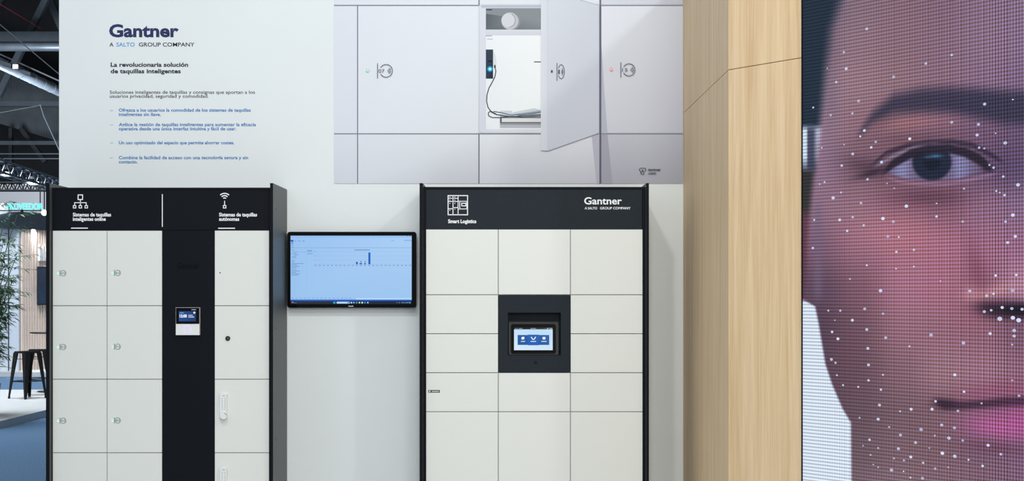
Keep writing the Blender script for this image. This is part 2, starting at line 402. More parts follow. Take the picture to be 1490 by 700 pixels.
    mix((104,92,124), ins*.9); 
    ins2 = ins*np.exp(-((u-1312)/14)**2); mix((142,148,196), ins2*.6)
    ins3 = ins*np.exp(-((u-1398)/13)**2); mix((136,142,192), ins3*.6)
    ri = np.sqrt(((u-1356)/29)**2+((v-236)/27)**2)
    mix((34,40,62), ins*(1-smooth(.88,1.08,ri))+0.0); mix((30,36,56), (1-smooth(.85,1.02,ri))*smooth(219,223,v)*.96)
    mix((16,20,36), (1-smooth(.3,.55,ri))*.7)
    blob(1361,227,10,3.2,(70,120,165), .75); blob(1350,229,5,2,(90,130,170), .4)
    curve([(1284,252),(1300,238),(1325,224),(1350,217),(1380,216),(1405,222),(1425,232),(1445,248)], [4,6,7,6.5,6.5,7,8,6], (34,28,44), .9, 2.5)
    blob(1268,252,24,5,(46,34,50), .75, -17); blob(1437,246,9,6,(44,34,54), .6)
    curve([(1290,258),(1310,265),(1340,268),(1375,268),(1405,263),(1430,257),(1452,252)], [1,2,2,2,2.5,2.5,2], (160,128,165), .5, 2.5)
    # nose
    blob(1420,390,13,44,(120,68,88), .5, -12); blob(1480,400,20,50,(170,120,148), .35); blob(1412,428,14,12,(196,140,152), .55)
    blob(1478,452,46,13,(30,20,34), .95, 4); blob(1440,450,22,10,(40,26,42), .75, 12); blob(1404,462,24,26,(150,94,112), .4); blob(1490,450,30,9,(24,18,32), .8)
    blob(1445,425,32,9,(205,155,160), .5, -14)
    # mouth
    curve([(1358,582),(1375,589),(1400,590),(1430,588),(1460,585),(1660,580)], [3,7,6,6,7,8], (56,36,56), .85, 5)
    blob(1374,588,16,8,(44,30,46), .7)
    blob(1450,566,55,11,(140,76,104), .5, -8); blob(1448,622,46,16,(176,92,150), .72, 6); blob(1490,615,40,22,(180,88,152), .55)
    blob(1450,652,50,9,(104,64,86), .6, 6); blob(1420,690,70,22,(136,100,114), .35)
    blob(1330,650,40,50,(116,86,96), .3); blob(1240,520,26,60,(100,70,84), .4); blob(1300,335,60,26,(186,122,138), .45)
    # silhouette, hair, ear and pale background on the left
    ub = np.interp(v, [-400,0,40,100,150,200,240,280,350,400,437,446,470,530,560,595,615,700,1000], [1262,1222,1209,1201,1196,1191,1186,1181,1175,1174,1170,1186,1191,1201,1211,1226,1238,1239,1240])
    sw = np.interp(v, [0,200,300,437,445], [13,7,6,4,2])
    side = np.stack([np.interp(v, [0,180,190,200,228,240,252,300,320,400,434,440,1000], [a,a,s,s,s,t,45,48,e,e,e,wv,wv]) for a,s,t,e,wv in
            ((30,196,120,92,206),(44,214,135,58,219),(60,236,155,74,240))], axis=1)
    k = (1-smooth(-1, 1, (u-ub)/sw))[:,None]
    hb = np.exp(-((u-1206)/16.)**2)*(1-smooth(120,260,v))*0.25
    mix((60,60,84), hb)
    c = c*(1-k)+side*k
    mix((112,96,124), np.exp(-((u-1190)/7.)**2)*smooth(280,310,v)*(1-smooth(420,450,v))*.6)
    pw = (smooth(1173,1176,u))*(1-smooth(1182,1192,u))*smooth(178,192,v)*(1-smooth(240,256,v)); mix((52,54,76), pw*.9)
    return np.clip(c, 0, 255)
nx, nz = 300, 620
xs = np.linspace(0, LEDW, nx); zs = np.linspace(LZ0, LZ1, nz)
gx, gz = np.meshgrid(xs, zs); gx = gx.ravel(); gz = gz.ravel()
wx = L0.x+d.x*gx; wy = L0.y+d.y*gx
col = paint(U0+wx/wy*F, V0-(gz-E)/wy*F)/255
lin = np.where(col <= .04045, col/12.92, ((col+.055)/1.055)**2.4)
me = bpy.data.meshes.new('picture')
idx = np.arange(nx*nz).reshape(nz, nx)
faces = np.stack([idx[:-1,:-1], idx[:-1,1:], idx[1:,1:], idx[1:,:-1]], axis=-1).reshape(-1, 4)
me.vertices.add(nx*nz); me.vertices.foreach_set('co', np.stack([gx, np.zeros_like(gx), gz], 1).astype(np.float32).ravel())
me.loops.add(faces.size); me.loops.foreach_set('vertex_index', faces.ravel().astype(np.int32))
me.polygons.add(len(faces)); me.polygons.foreach_set('loop_start', (np.arange(len(faces))*4).astype(np.int32))
me.update(calc_edges=True)
at = me.color_attributes.new('Col', 'FLOAT_COLOR', 'POINT')
at.data.foreach_set('color', np.concatenate([lin, np.ones((len(lin),1))], 1).astype(np.float32).ravel())
me.materials.append(MAT['led_picture'])
po = bpy.data.objects.new('picture', me); C.objects.link(po); po.parent = led; WL[po] = Vector((0,0,0))
MB().box(-0.001, LEDW, 0.0015, 0.09, LZ0-.01, LZ1+.01).build('cabinet', 'black_plastic', led)
MB().box(-0.006, -0.001, -0.004, 0.09, LZ0-.01, LZ1+.01).build('edge_trim', 'frame_metal', led)
MB().box(-0.006, LEDW, 0.002, 0.10, 0.0, LZ0-.011).build('plinth', 'black_plastic', led)
MB().box(-0.006, LEDW, 0.002, 0.10, LZ1+.011, H).build('top_cover', 'oak_veneer', led)
# pale tracking dots shown over the face
dots = []
A = [(203,84,6),(136,152,5),(143,200,6),(88,199,3),(114,239,5),(375,185,5),(281,224,6),(450,160,5),(179,294,6),(47,313,4),(98,335,5),(161,330,5),(546,303,6),(628,290,3),
 (450,356,6),(528,362,6),(196,380,6),(184,397,4),(524,393,6),(578,388,3),(328,404,6),(229,413,5),(216,429,5),(606,416,7),(530,430,5),(545,432,4),(162,448,6),(72,430,3),(137,421,3),(246,472,6),
 (130,482,5),(205,522,5),(80,530,4),(66,536,4),(262,534,3),(283,548,3),(643,538,7),(600,514,5),(572,488,5),(105,576,7),(128,560,4),(186,591,5),(318,600,7),(406,630,5),(486,549,4),(580,556,4),(604,568,5),
 (628,626,7),(124,640,6),(162,632,5),(250,636,7),(280,645,6),(194,656,5),(146,672,5),(482,645,5),(607,645,5),(264,688,6),(406,592,3),(50,640,4),(296,690,4),(635,688,6),(560,480,4),(590,560,3)]
B = [(46,22,5),(289,33,5),(340,27,5),(203,72,4),(288,82,3),(340,76,4),(417,118,3),(154,112,4),(243,146,7),(613,6,6),(578,102,5),(638,100,5),(503,147,6),(552,161,6),(572,155,5),(627,145,7),(91,204,4),(126,204,5),
 (197,199,6),(250,213,5),(161,232,6),(110,232,3),(545,207,6),(565,203,5),(597,195,6),(625,198,6),(655,200,6),(590,228,9),(628,225,8),(645,232,9),(562,271,6),(632,262,7),(632,278,6),(203,259,6),(102,266,5),(119,286,6),(390,275,7),(258,283,6),
 (484,298,7),(626,303,4),(206,314,6),(327,308,4),(100,346,6),(112,356,5),(208,362,6),(116,392,4),(250,391,4),(459,391,6),(134,421,4),(208,407,5),(244,434,5),(178,426,4),(626,407,4),(486,440,5),(403,468,5),(393,491,6),(332,491,6),(300,497,4),(240,479,6),(468,496,5),
 (236,520,6),(182,516,4),(646,452,5),(537,474,4),(268,543,4),(421,537,6),(458,545,6),(361,550,7),(301,566,6),(401,568,4),(442,575,7),(482,582,5),(556,596,6),(211,580,5),(236,604,4),(345,588,6),(295,606,6),(385,604,3),(192,597,3),(331,630,6),(423,619,7),(459,628,7),
 (593,622,5),(214,624,4),(282,634,4),(311,640,4),(367,647,5),(499,638,4),(222,652,3),(402,664,5),(540,656,5),(440,660,3),(275,668,7),(330,690,4),(365,692,6),(236,660,3),(310,672,3)]
dm = MB()
def led_local(u, v):
    # point of the screen plane seen at u, v
    k = (u-U0)/F; t = (k*L0.y-L0.x)/(d.x-k*d.y); y = L0.y+d.y*t
    return t, E-(v-V0)*y/F, y
for ox, oy, arr in ((1160, 0, A), (1160, 350, B)):
    for a, b, r in arr:
        t, z, y = led_local(ox+a/2, oy+b/2); rr = r/2*0.72*y/F
        br = 190+random.random()*50; n = 7
        if t > 0.004:
            dm.add([(t+rr*1.25*math.cos(i*2*math.pi/n), -0.0012, z+rr*math.sin(i*2*math.pi/n)) for i in range(n)], [tuple(range(n))], (br*.93, br*.95, min(255, br*1.08)))
dm.build('tracking_dots', 'led_dots', led, kind='stuff')

# ================================================================== POSTER
YPo = YW-0.004
poster = thing('wall_poster', P(740, 267, YPo), 'printed poster of white lockers with one door standing open', 'poster')
MB().pbox(486, 993.6, -130, 267, YPo, 0.0035).build('board', 'white_print', poster)
pm = MB(); lay = [0]
def L(n=1): lay[0] += n; return YPo-0.0004-0.00012*lay[0]
def g4(u0, u1, v0, v1, bl, br_, tr, tl): pm.quad(u0, u1, v0, v1, L(), [bl, br_, tr, tl])
g4(486, 993.6, -130, 267, (214,219,229), (184,185,198), (214,219,230), (232,236,242))
# panels between the joints
g4(486,519.5,9,194, (222,227,236),(222,227,236),(226,231,239),(226,231,239))
g4(521,696,9,194, (228,232,239),(228,232,239),(231,236,243),(229,233,240))
g4(486,519.5,196,267, (213,218,226),(214,218,227),(222,226,235),(221,226,234))
g4(521,696,196,267, (217,222,229),(206,208,218),(226,230,236),(224,229,236))
g4(698,872,196,267, (213,216,224),(205,207,216),(226,228,235),(230,234,239))
g4(486,697,-130,7, (226,231,240),(230,236,242),(232,236,242),(230,234,240))
g4(699,872,-130,6, (232,237,242),(226,231,238),(232,236,242),(230,234,240))
g4(875,993.6,-130,6.5, (214,219,229),(200,204,216),(216,220,230),(222,226,234))
g4(875,993.6,9,193.5, (214,216,226),(200,202,216),(214,218,228),(226,230,238))
g4(875,993.6,196,267, (184,186,198),(170,171,182),(190,192,205),(202,204,214))
seam = (104,104,122)
for a, b, c_, e in ((519.7,520.9,8,267),(696.2,697.6,-130,8),(696.2,697.6,194,267),(872.4,874.6,-130,8),(872.2,875,8,267)): g4(a,b,c_,e,seam,seam,seam,seam)
for a, b, v in ((486,697,7.8),(875,993.6,7.8),(486,700,194.6),(700,870,194.6),(875,993.6,194.6)): g4(a,b,v-.7,v+.6,(124,124,140),(124,124,140),(150,150,164),(150,150,164))
# printed shade beside the joint under the open door
pm.ppoly([(861,196),(872,196),(872,267),(868,267)], L(), (190,190,204))
pm.ppoly([(875,62),(879,130),(884,194),(875,194)], L(), (188,192,206)); pm.ppoly([(875,196),(884,196),(891,267),(875,267)], L(), (172,172,186))
# open compartment
g4(697.6,707,8,193, (216,219,230),(216,219,230),(222,225,235),(222,225,235))
g4(700,790,7.8,12, (206,211,222),(206,211,222),(176,182,194),(176,182,194))
g4(707,788,12,43, (98,106,114),(128,136,142),(160,166,170),(92,100,108))
pm.ppoly([(707,12),(788,12),(788,27),(755,27),(707,20)], L(), (140,147,152))
pm.quad(707.3,716,13.4,15, L(), (60,66,74))
pm.disc(743.5,31.5,13.5,L(),26,(150,152,156),ry=12.3); pm.disc(742,30.5,12.5,L(),26,(196,197,202)); pm.disc(739.5,29.5,10,L(),24,(214,216,224)); pm.arc(739.5,29.5,10.2,.7,L(),-80,60,16,(120,124,130))
g4(707,788,43,51.5, (212,214,223),(212,214,223),(220,222,231),(220,222,231))
g4(707,788,51.5,188, (236,241,244),(240,244,246),(243,246,248),(238,243,247))
g4(700,788,188,193.6, (214,219,228),(222,226,234),(226,230,236),(220,224,232))
pm.quad(707,716,51.7,52.7,L(),(140,150,170)); pm.quad(709,717,56.4,57.4,L(),(176,184,192)); pm.quad(777,788,89.4,90.8,L(),(64,70,78))
g4(707,717.5,72,114.5, (40,58,78),(34,48,66),(56,68,84),(52,64,80)); pm.quad(710,716,88,90.5,L(),(30,34,44))
pm.disc(713,100.4,4.2,L(),20,(30,150,200)); pm.disc(713,100.4,2.7,L(),16,(90,220,245)); pm.disc(713,100.4,1.5,L(),12,(225,250,255))
pm.ppoly([(717.5,73),(720,78),(722.3,86),(722.5,94),(720,98),(717.5,97)],L(),(222,228,232)); pm.quad(719,721.2,94.5,99,L(),(60,66,76))
# books and tablet
pm.quad(727.5,788,181.6,186,L(),(186,188,196)); pm.quad(727.5,788,178.8,181.6,L(),(150,153,162)); pm.quad(727.5,788,177.6,178.8,L(),(84,88,98))
pm.quad(729,788,172,177.6,L(),(226,226,224)); pm.quad(727.5,730,170.5,178.5,L(),(90,96,108)); pm.quad(728,788,170,172,L(),(120,130,142))
pm.quad(728,788,166,170,L(),(176,188,198)); pm.quad(728,745,161,166.5,L(),(206,214,222))
pm.ppoly([(737,168),(748,163),(777,157.5),(788,160),(788,164),(755,168.5)],L(),(202,212,218)); pm.ppoly([(748,166),(788,160.5),(788,163),(755,168.5)],L(),(150,163,172))
cab = [(720.5,97),(721.5,104),(720,112),(716,120),(711.5,128),(708.6,138),(708,147),(710,156),(715,163),(722,166.5),(735,169),(750,169.5),(770,168),(788,166.5)]
pm.pline(cab,1.3,L(),(58,66,76)); pm.pline([(722,166),(714,161.5),(710.5,164),(711,168.5),(716,171),(728,171),(745,169),(760,170.5),(788,168.5)],1.2,L(),(62,72,82)); pm.pline([(718,162),(730,164),(742,167),(760,167),(788,163.5)],1.0,L(),(70,80,90))
# open door
pm.ppoly([(787,-130),(797,-130),(797,219.6),(787,219)],L(),[(222,225,234),(218,221,231),(216,219,229),(222,225,232)])
pm.ppoly([(797,-130),(797,-6),(844,0),(871.5,7.5),(871.5,193.5),(797,219.7)],L(),[(214,219,228),(216,221,230),(214,219,229),(206,211,222),(206,209,221),(206,210,222)])
pm.pline([(787,219),(797,219.7),(871.5,193.6)],.8,L(),(160,164,178)); pm.pline([(797,-130),(797,219.6)],.5,L(),(200,203,214))
pm.pline([(844,0),(871.5,7.5)],.7,L(),(170,174,186))
ink = (86,92,110)
def tagmark(ud, cd, ul, v0, v1, uc, vc, r, num, nu0, nu1, ry=None, nb=None, sc=1.0):
    pm.disc(ud, (v0+v1)/2-0.6, 2.6, L(), 14, cd); pm.disc(ud, (v0+v1)/2-0.6, 1.2, L(), 12, tuple(min(255, q*.4+150) for q in cd))
    pm.quad(ul-.5, ul+.5, v0, v1, L(), ink)
    pm.arc(uc, vc, r, 1.0, L(), -150, 150, 30, ink, ry=ry)
    add_text(pm, num, nu0, nu1, vc+2.7, 5.0, L(), .0, ink)
    for i, rr in enumerate((2.0, 3.8, 5.6)): pm.arc(uc+1.0*sc, vc, rr*sc, .8*sc, L(), -48, 48, 8, ink, ry=rr)
tagmark(535,(178,228,214),549.4,92,114,561.8,103,9.2,'07',550.8,559.4)
tagmark(889.4,(250,170,170),903.4,90.5,112.5,915.2,101.6,8.8,'15',905.3,913.2)
pm.disc(803,104,1.6,L(),12,(110,114,132),ry=2.4); pm.disc(803,104,.8,L(),10,(60,62,80),ry=1.3)
pm.quad(810,811,91.5,117.5,L(),ink); pm.arc(816.6,104.4,4.6,1.0,L(),-150,150,26,ink,ry=10.2); add_text(pm,'1',812.2,814.6,107.6,6.2,L(),.01,ink)
for rr in (2.5,4.5,6.5): pm.arc(816.4,104.4,rr*.45,.6,L(),-55,55,8,ink,ry=rr)
dk = (34,34,46)
for (u, a0, a1) in ((932.6,90,270),(937.6,-90,90)): pm.arc(u,246.8,2.1,.8,L(),a0,a1,12,dk)
pm.quad(932.6,937.6,244.3,245.2,L(),(70,72,90)); pm.pline([(934.4,247.2),(934.4,250.4),(931.8,250.6),(933.6,253.6),(937,253.6),(937,250.2),(935.6,249.2),(935.2,247.2)],.8,L(),dk)
add_text(pm,'gantner',942.7,961.6,248.6,3.7,L(),.02,dk); add_text(pm,'.com',942.7,954.6,253.7,3.7,L(),.02,dk)
pm.build('printed_picture', 'poster_print', poster)

# ================================================================== LOCKERS
def door(parent, u0, u1, v0, v1, m='door_white'):
    g = 0.5
    return MB().pbox(u0+g*.6, u1-g*.6, v0+g, v1-g, YD, 0.0175).build('door', m, parent, bevel=0.0012)
ZT = Z(266.5, YP)
def side_panel(parent, ua, ub):
    sp = MB().box(X(ua,YP), X(ub,YP), YP, YW-0.006, 0.0, ZT).build('side_panel', 'panel_sheen', parent)
    MB().box(X(ua,YP), X(ub,YP), YP-0.0015, YP-0.0001, 0.0, ZT).build('front_edge', 'anthracite_edge', sp)  # strip keeps the panel's dark colour in front, without the painted sheen
    return sp
def screws(parent, u, vs):
    return None
# ---------------- left bank
lk = thing('locker_bank', (X(235,7.7), 7.7, 0), 'wide black and white smart locker bank with a dark centre column and clock terminal', 'locker')
MB().box(X(72.3,YP), X(392.7,YP), YB, YW-0.01, 0.0, Z(273,YB)).build('body', 'anthracite_edge', lk)
side_panel(lk, 67, 72.2); lpan = side_panel(lk, 393, 397.3)
for v in (304, 478, 640): 
    xx = X(397.3,YP); zz = Z(v, 7.53)
    MB().tube((xx-0.0005,7.54,zz),(xx+0.0015,7.54,zz),0.005,10).build('bolt', 'black_plastic', lpan)
hd = MB().pbox(78.8, 390.6, 276, 335, YB-0.008, 0.0075).build('header', 'anthracite_edge', lk, bevel=0.0008)  # darker than the right header: its weaker light is put into the colour
MB().pbox(75.6, 392.6, 273, 276, YB-0.012, 0.0115).build('header_frame', 'anthracite_edge', lk); MB().pbox(75.6, 78.6, 276, 335, YB-0.012, 0.0115).build('header_frame', 'anthracite_edge', lk)
MB().pbox(390.8, 392.6, 276, 335, YB-0.012, 0.0115).build('header_frame', 'anthracite_edge', lk)
YH = YB-0.0088
ic = MB()
def sq(mb, u0, u1, v0, v1, t, Y):
    mb.quad(u0,u1,v0,v0+t,Y); mb.quad(u0,u1,v1-t,v1,Y); mb.quad(u0,u0+t,v0+t,v1-t,Y); mb.quad(u1-t,u1,v0+t,v1-t,Y)
sq(ic,113,120.8,283,291,1.3,YH); ic.quad(116.3,117.5,291,298.7,YH); ic.quad(108,126,294.4,295.5,YH); ic.quad(108,109.1,295.5,298.7,YH); ic.quad(124.9,126,295.5,298.7,YH)
for u in (108.5,116.9,125.5): sq(ic,u-2.4,u+2.4,298.7,303.2,1.1,YH)
ic.build('network_symbol', 'white_print', hd)
text('Sistemas de taquillas',106,161.6,314.8,5,YH,'white_print',hd,.03); text('inteligentes online',106,153.9,321.2,5,YH,'white_print',hd,.03)
MB().quad(103.4,127.8,331.3,332.7,YH).build('printed_line', 'white_print', hd)
MB().quad(235.6,236.8,282.6,330,YH).build('printed_line', 'white_print', hd)
wi = MB()
for r in (3.0,6.3,9.6): wi.arc(326.8,291,r,1.5,YH,48,132,14)
wi.quad(326.2,327.4,292.3,298.6,YH); sq(wi,324.4,329.2,298.6,303.2,1.1,YH)
wi.build('wireless_symbol', 'white_print', hd)
text('Sistemas de taquillas',318.8,374,314.8,5,YH,'white_print',hd,.03); text('autónomas',318.8,348,321.2,5,YH,'white_print',hd,.03)
MB().quad(317.5,342,331.5,332.9,YH).build('printed_line', 'white_print', hd)
for a, b in ((76.8,235.6),(312.5,391.4)): MB().pbox(a, b, 335.6, 873, YB-.0008, .0006).build('door_backing', 'gap_grey', lk)
rows = [335.5,445,552,659,766,873]
YS = YD-0.0008
def symbol(dr, ul, v, num):
    mb = MB(); mb.quad(ul-.42, ul+.42, v-4.4, v+4.4, YS); mb.arc(ul+4.8, v, 4.0, .75, YS, -155, 155, 24)
    add_text(mb, num, ul+.7, ul+4.6, v+1.4, 2.7, YS, .02)
    for r in (.9, 1.9, 2.9): mb.arc(ul+4.9, v, r, .42, YS, -50, 50, 6)
    mb.build('door_symbol', 'symbol_print', dr)
    MB().disc(ul-2.9, v+.2, 1.15, YS-.0004, 14).build('status_light', 'green_light', dr)
n = 0
for c_, (u0, u1, ul) in enumerate(((76.6,155.6,87.2),(155.9,235.8,166.5))):
    for r in range(5):
        dr = door(lk, u0, u1, rows[r], rows[r+1]); n += 1
        symbol(dr, ul, (397.6,505,612.3,719,826)[r]-c_*.4, '%02d' % n)
third = [door(lk, 312.3, 391.6, rows[r]+(0 if r else -.3), rows[r+1]) for r in range(5)]
MB().disc(320.2,397,.9,YS,12).build('lock_hole', 'frame_metal', third[0])
# cam lock
p = P(331.5,492.5,YD); MB().tube(p, p+Vector((0,-.006,0)), .0135, 24, .0125).build('cam_lock', 'black_plastic', third[1])
pc = p+Vector((0,-.0065,0)); MB().tube(pc+Vector((0,.001,0)), pc, .0075, 18).build('cam_lock_core', 'black_plastic', third[1])
MB().pline([(330.7,490.9),(332.3,492.4),(330.7,493.9)], .55, pc.y-.0004).build('key_slot', 'chrome', third[1])
def keypad(dr, v0, v1):
    x0, x1 = X(320.6,YD), X(331,YD); z0, z1 = Z(v1,YD), Z(v0,YD)
    mb = MB(); pts = rrect(x0, x1, z0, z1, .012, 4)
    pts = [(x, z) for x, z in pts]
    mb.prism(pts, YD-.022, YD-.0002); mb.build('keypad_lock', 'white_plastic', dr, bevel=.002, fix=True)
    for i in range(6):
        for j in (0, 1):
            u = 323.3+j*4.1; v = v0+8.6+i*3.05
            MB().disc(u, v, .55, YD-.0226, 8).build('keypad_button', 'symbol_print', dr)
    MB().quad(323.6,327.2,v0+4.3,v0+4.9,YD-.0226).build('keypad_mark', 'symbol_print', dr)
    p = P(325.8, v1-4.4, YD-.022); MB().tube(p, p+Vector((0,-.016,0)), .0205, 28, .0185).build('lock_knob', 'white_plastic', dr, bevel=.0015, fix=True)
    a = MB(); a.arc(325.8, v1-4.4, 3.6, .7, YD-.0385, 10, 80, 10); a.build('knob_groove', 'frame_metal', dr)
keypad(third[2], 571.5, 609.5); keypad(third[3], 679, 717)
cp = MB().pbox(236.3, 311.8, 335.4, 873, YD+.004, 0.0135).build('centre_panel', 'anthracite_edge', lk, bevel=.0008)
text('Gantner', 258, 290, 391, 8.5, YD+.0034, 'dark_emblem', cp, .03, name='dark_lettering')
# access terminal on the centre panel
YTm = YD-.022
tm = thing('access_terminal', (0,0,0)); tm.parent = lk; tm.location = (0,0,0); WL[tm] = WL[lk].copy()
MB().pbox(255.7,290.2,447.5,487.8,YTm+.004,.0215).build('terminal_body', 'white_plastic', tm, bevel=.001)
gl = MB().pbox(256,289.9,447.8,471.2,YTm,.0038).build('terminal_glass', 'black_glass', tm, bevel=.0008)
MB().pbox(255.8,290.1,471.7,487.6,YTm+.001,.0028).build('reader_plate', 'white_plastic', tm, bevel=.0008)
MB().arc(272.3,479.0,5.2,.9,YTm+.0004,0,360,40).build('light_ring', 'purple_light', tm)
sc = MB(); Ys = YTm-.0005
sc.quad(260.2,285.2,453,467.6,Ys,[(22,70,140),(14,48,104),(18,56,112),(24,74,146)])
add_text(sc,'12:08',261.3,271.8,461.8,4.0,Ys-.0002,.05,(225,235,245)); sc.quad(261.5,267.5,454.6,456.0,Ys-.0002,(110,150,200)); sc.quad(274,280.5,458.2,459.4,Ys-.0002,(190,205,225)); sc.quad(274,282.5,460.6,462,Ys-.0002,(190,205,225))
sc.disc(282.8,455,1.5,Ys-.0002,16,(240,245,250)); sc.quad(278.5,285.2,450,451.3,Ys,(150,150,155))
sc.build('display', 'screen_picture', tm)
# plinths
MB().pbox(76,392.6,873.4,884,YB-.002,.0015).build('plinth', 'black_plastic', lk)
# ---------------- right bank
lr = thing('parcel_locker_bank', (X(778,7.7), 7.7, 0), 'white parcel locker bank with black header and recessed touchscreen beside the wooden pier', 'locker')
MB().box(X(615.6,YP), X(939.9,YP), YB, YW-.01, 0.0, Z(272,YB)).build('body', 'anthracite_edge', lr)
side_panel(lr, 610.5, 615.3); side_panel(lr, 940.2, 944.2)
hr = MB().pbox(620, 934.4, 275.6, 333.4, YB-.008, .0075).build('header', 'anthracite', lr, bevel=.0008)
for a, b, c_, e in ((616.2,939,272,275.4),(616.2,619.8,275.6,873),(935.2,939,275.6,873)):
    MB().pbox(a,b,c_,e,YB-.012,.0115).build('front_frame', 'anthracite_edge', lr)
ic = MB(); t = 1.3
sq(ic,651.4,681,284,313.2,t,YH); ic.quad(658.6,659.7,285,312.5,YH); ic.quad(666,667.1,285,312.5,YH)
for v in (288.6,293.2,): ic.quad(652.5,666,v-.5,v+.5,YH)
ic.quad(652.5,659,303.2,304.3,YH); ic.quad(659,666,301.6,302.7,YH); ic.quad(667,680,292.2,293.2,YH); ic.quad(667,680,303.8,304.8,YH)
sq(ic,668.4,679.8,292.6,304.4,1.1,YH); sq(ic,671.2,678.4,295.2,300.2,1.2,YH)
for u, v in ((654.6,286.8),(661.8,286.8),(654.6,291.2),(661.8,291.2),(654.6,296),(661.8,296),(654.6,306),(661.8,304.4)): ic.quad(u-.5,u+.5,v-.6,v+.6,YH)
ic.build('locker_symbol', 'white_print', hr)
text('Smart Logistics',652,693,324.5,5,YH,'white_print',hr,.035)
text('Gantner',850,904.8,297.2,9.8,YH,'white_print',hr,.02)
text('A SALTO',850.8,869,304.6,3.3,YH,'white_print',hr,.02); text('GROUP COMPANY',873,917.6,304.6,3.3,YH,'white_print',hr,.02)
cols = ((619.8,724.8),(725.2,829.8),(830.2,935.2)); rr_ = [333.6,429,485.7,542.4,599.2,736,873]
for a, b, c_, e in ((620,725,333.8,873),(830,935,333.8,873),(725,830,333.8,429.6),(725,830,542.2,873)): MB().pbox(a, b, c_, e, YB-.0008, .0006).build('door_backing', 'gap_grey', lr)
for k, (u0, u1) in enumerate(cols):
    for r in range(6):
        if k == 1 and r in (1, 2): continue
        dr = door(lr, u0, u1, rr_[r], rr_[r+1])
        if k == 0 and r == 3:
            sk = MB().pbox(623.2,640,567.6,571.4,YS,.0006).build('sticker', 'black_plastic', dr)
            MB().disc(625.4,569.5,1.2,YS-.0005,12).quad(628.2,638.8,569,570.1,YS-.0005).build('sticker_print', 'white_plastic', dr)
# terminal panel with the recessed touchscreen
tp = thing('touchscreen_terminal', (0,0,0)); tp.parent = lr; tp.location = (0,0,0); WL[tp] = WL[lr].copy()
fm = MB(); Yt = YD
def R4(u0,u1,v0,v1,Y): return [(X(u0,Y),Z(v1,Y)),(X(u1,Y),Z(v1,Y)),(X(u1,Y),Z(v0,Y)),(X(u0,Y),Z(v0,Y))]
outline(R4(739,816,455,517.4,Yt), R4(725.6,829.4,429.8,541.8,Yt), Yt, Yt+.003, fm); fm.build('terminal_frame', 'anthracite', tp, fix=True)
# recess: top, sides, sloping back
x0, x1 = X(739,Yt), X(816,Yt); zb, zt = Z(517.4,Yt), Z(455,Yt); bk = Yt+.075
rc = MB().add([(x0,Yt,zt),(x1,Yt,zt),(x1,bk,zt),(x0,bk,zt),(x0,Yt,zb),(x1,Yt,zb),(x1,bk,zb+.02),(x0,bk,zb+.02)], [(0,1,2,3),(3,2,6,7),(7,6,5,4),(0,3,7,4),(1,5,6,2)])
rc.build('recess', 'anthracite', tp)
# body behind stays dark: open niche is cut by building the body around it below
# tilted tablet with bezel
tb = MB(); Ytb = Yt+.012
pts = rrect(X(743.6,Ytb), X(808.8,Ytb), Z(514.6,Ytb), Z(471.6,Ytb), .012, 4)
def tilt(mb, zref, yref, a):
    o = []
    for x, y, z in mb.v:
        dz = z-zref; dy = y-yref
        o.append((x, yref+dy*math.cos(a)+dz*math.sin(a), zref+dz*math.cos(a)-dy*math.sin(a)))
    mb.v = o
zr = Z(514.6,Ytb); TA = math.radians(3)
hl = MB().prism(rrect(X(740.3,Ytb+.004), X(812.6,Ytb+.004), Z(517.0,Ytb+.004), Z(468.4,Ytb+.004), .006, 3), Ytb+.004, Ytb+.014); tilt(hl, zr, Ytb, TA); hl.build('tablet_holder', 'holder_grey', tp, fix=True)
tb.prism(pts, Ytb, Ytb+.012); tilt(tb, zr, Ytb, TA); tb.build('tablet', 'tablet_black', tp, fix=True)
ts = MB(); Yq = Ytb-.0006
ts.quad(748,804.2,479.4,509.6,Yq,[(214,234,248),(206,228,246),(180,214,242),(196,224,246)])
ts.quad(748,804.2,477,479.3,Yq,(12,18,26))
for a, b, c_ in ((749,754,(90,110,130)),(755,760,(110,140,160)),(772,780,(120,140,150)),(796,798,(150,180,190)),(800,803.4,(120,150,130))): ts.quad(a,b,477.4,478.7,Yq-.0003,c_)
for a, b, dv, cc in ((753.2,768.2,0,(22,86,160)),(768.2,784.2,.5,(20,94,176)),(784.2,799.2,0,(22,86,160))): ts.quad(a,b,487.5-dv,502+dv,Yq-.0003,cc)
ts.ppoly([(758.8,494),(758.8,491),(760,490.2),(763,490.2),(763,493.4),(762,494)],Yq-.0006,(245,250,255)); ts.pline([(772.8,490.4),(775.2,493.8),(776.2,494),(777.4,493.6),(779.4,490.2)],1.2,Yq-.0006,(250,252,255)); ts.quad(789.6,793.6,490.4,494,Yq-.0006,(240,246,252)); ts.quad(790.4,793,491.6,492,Yq-.0009,(60,120,190))
for a, b in ((758,764),(772.2,780),(787.6,795.4)): ts.quad(a,b,496.3,497.5,Yq-.0006,(205,222,240))
tilt(ts, zr, Ytb, TA); ts.build('touchscreen', 'screen_picture', tp)
text('G', 777, 781, 529.4, 3.6, Yt-.0006, 'dark_emblem', tp, .05, name='dark_emblem'); 
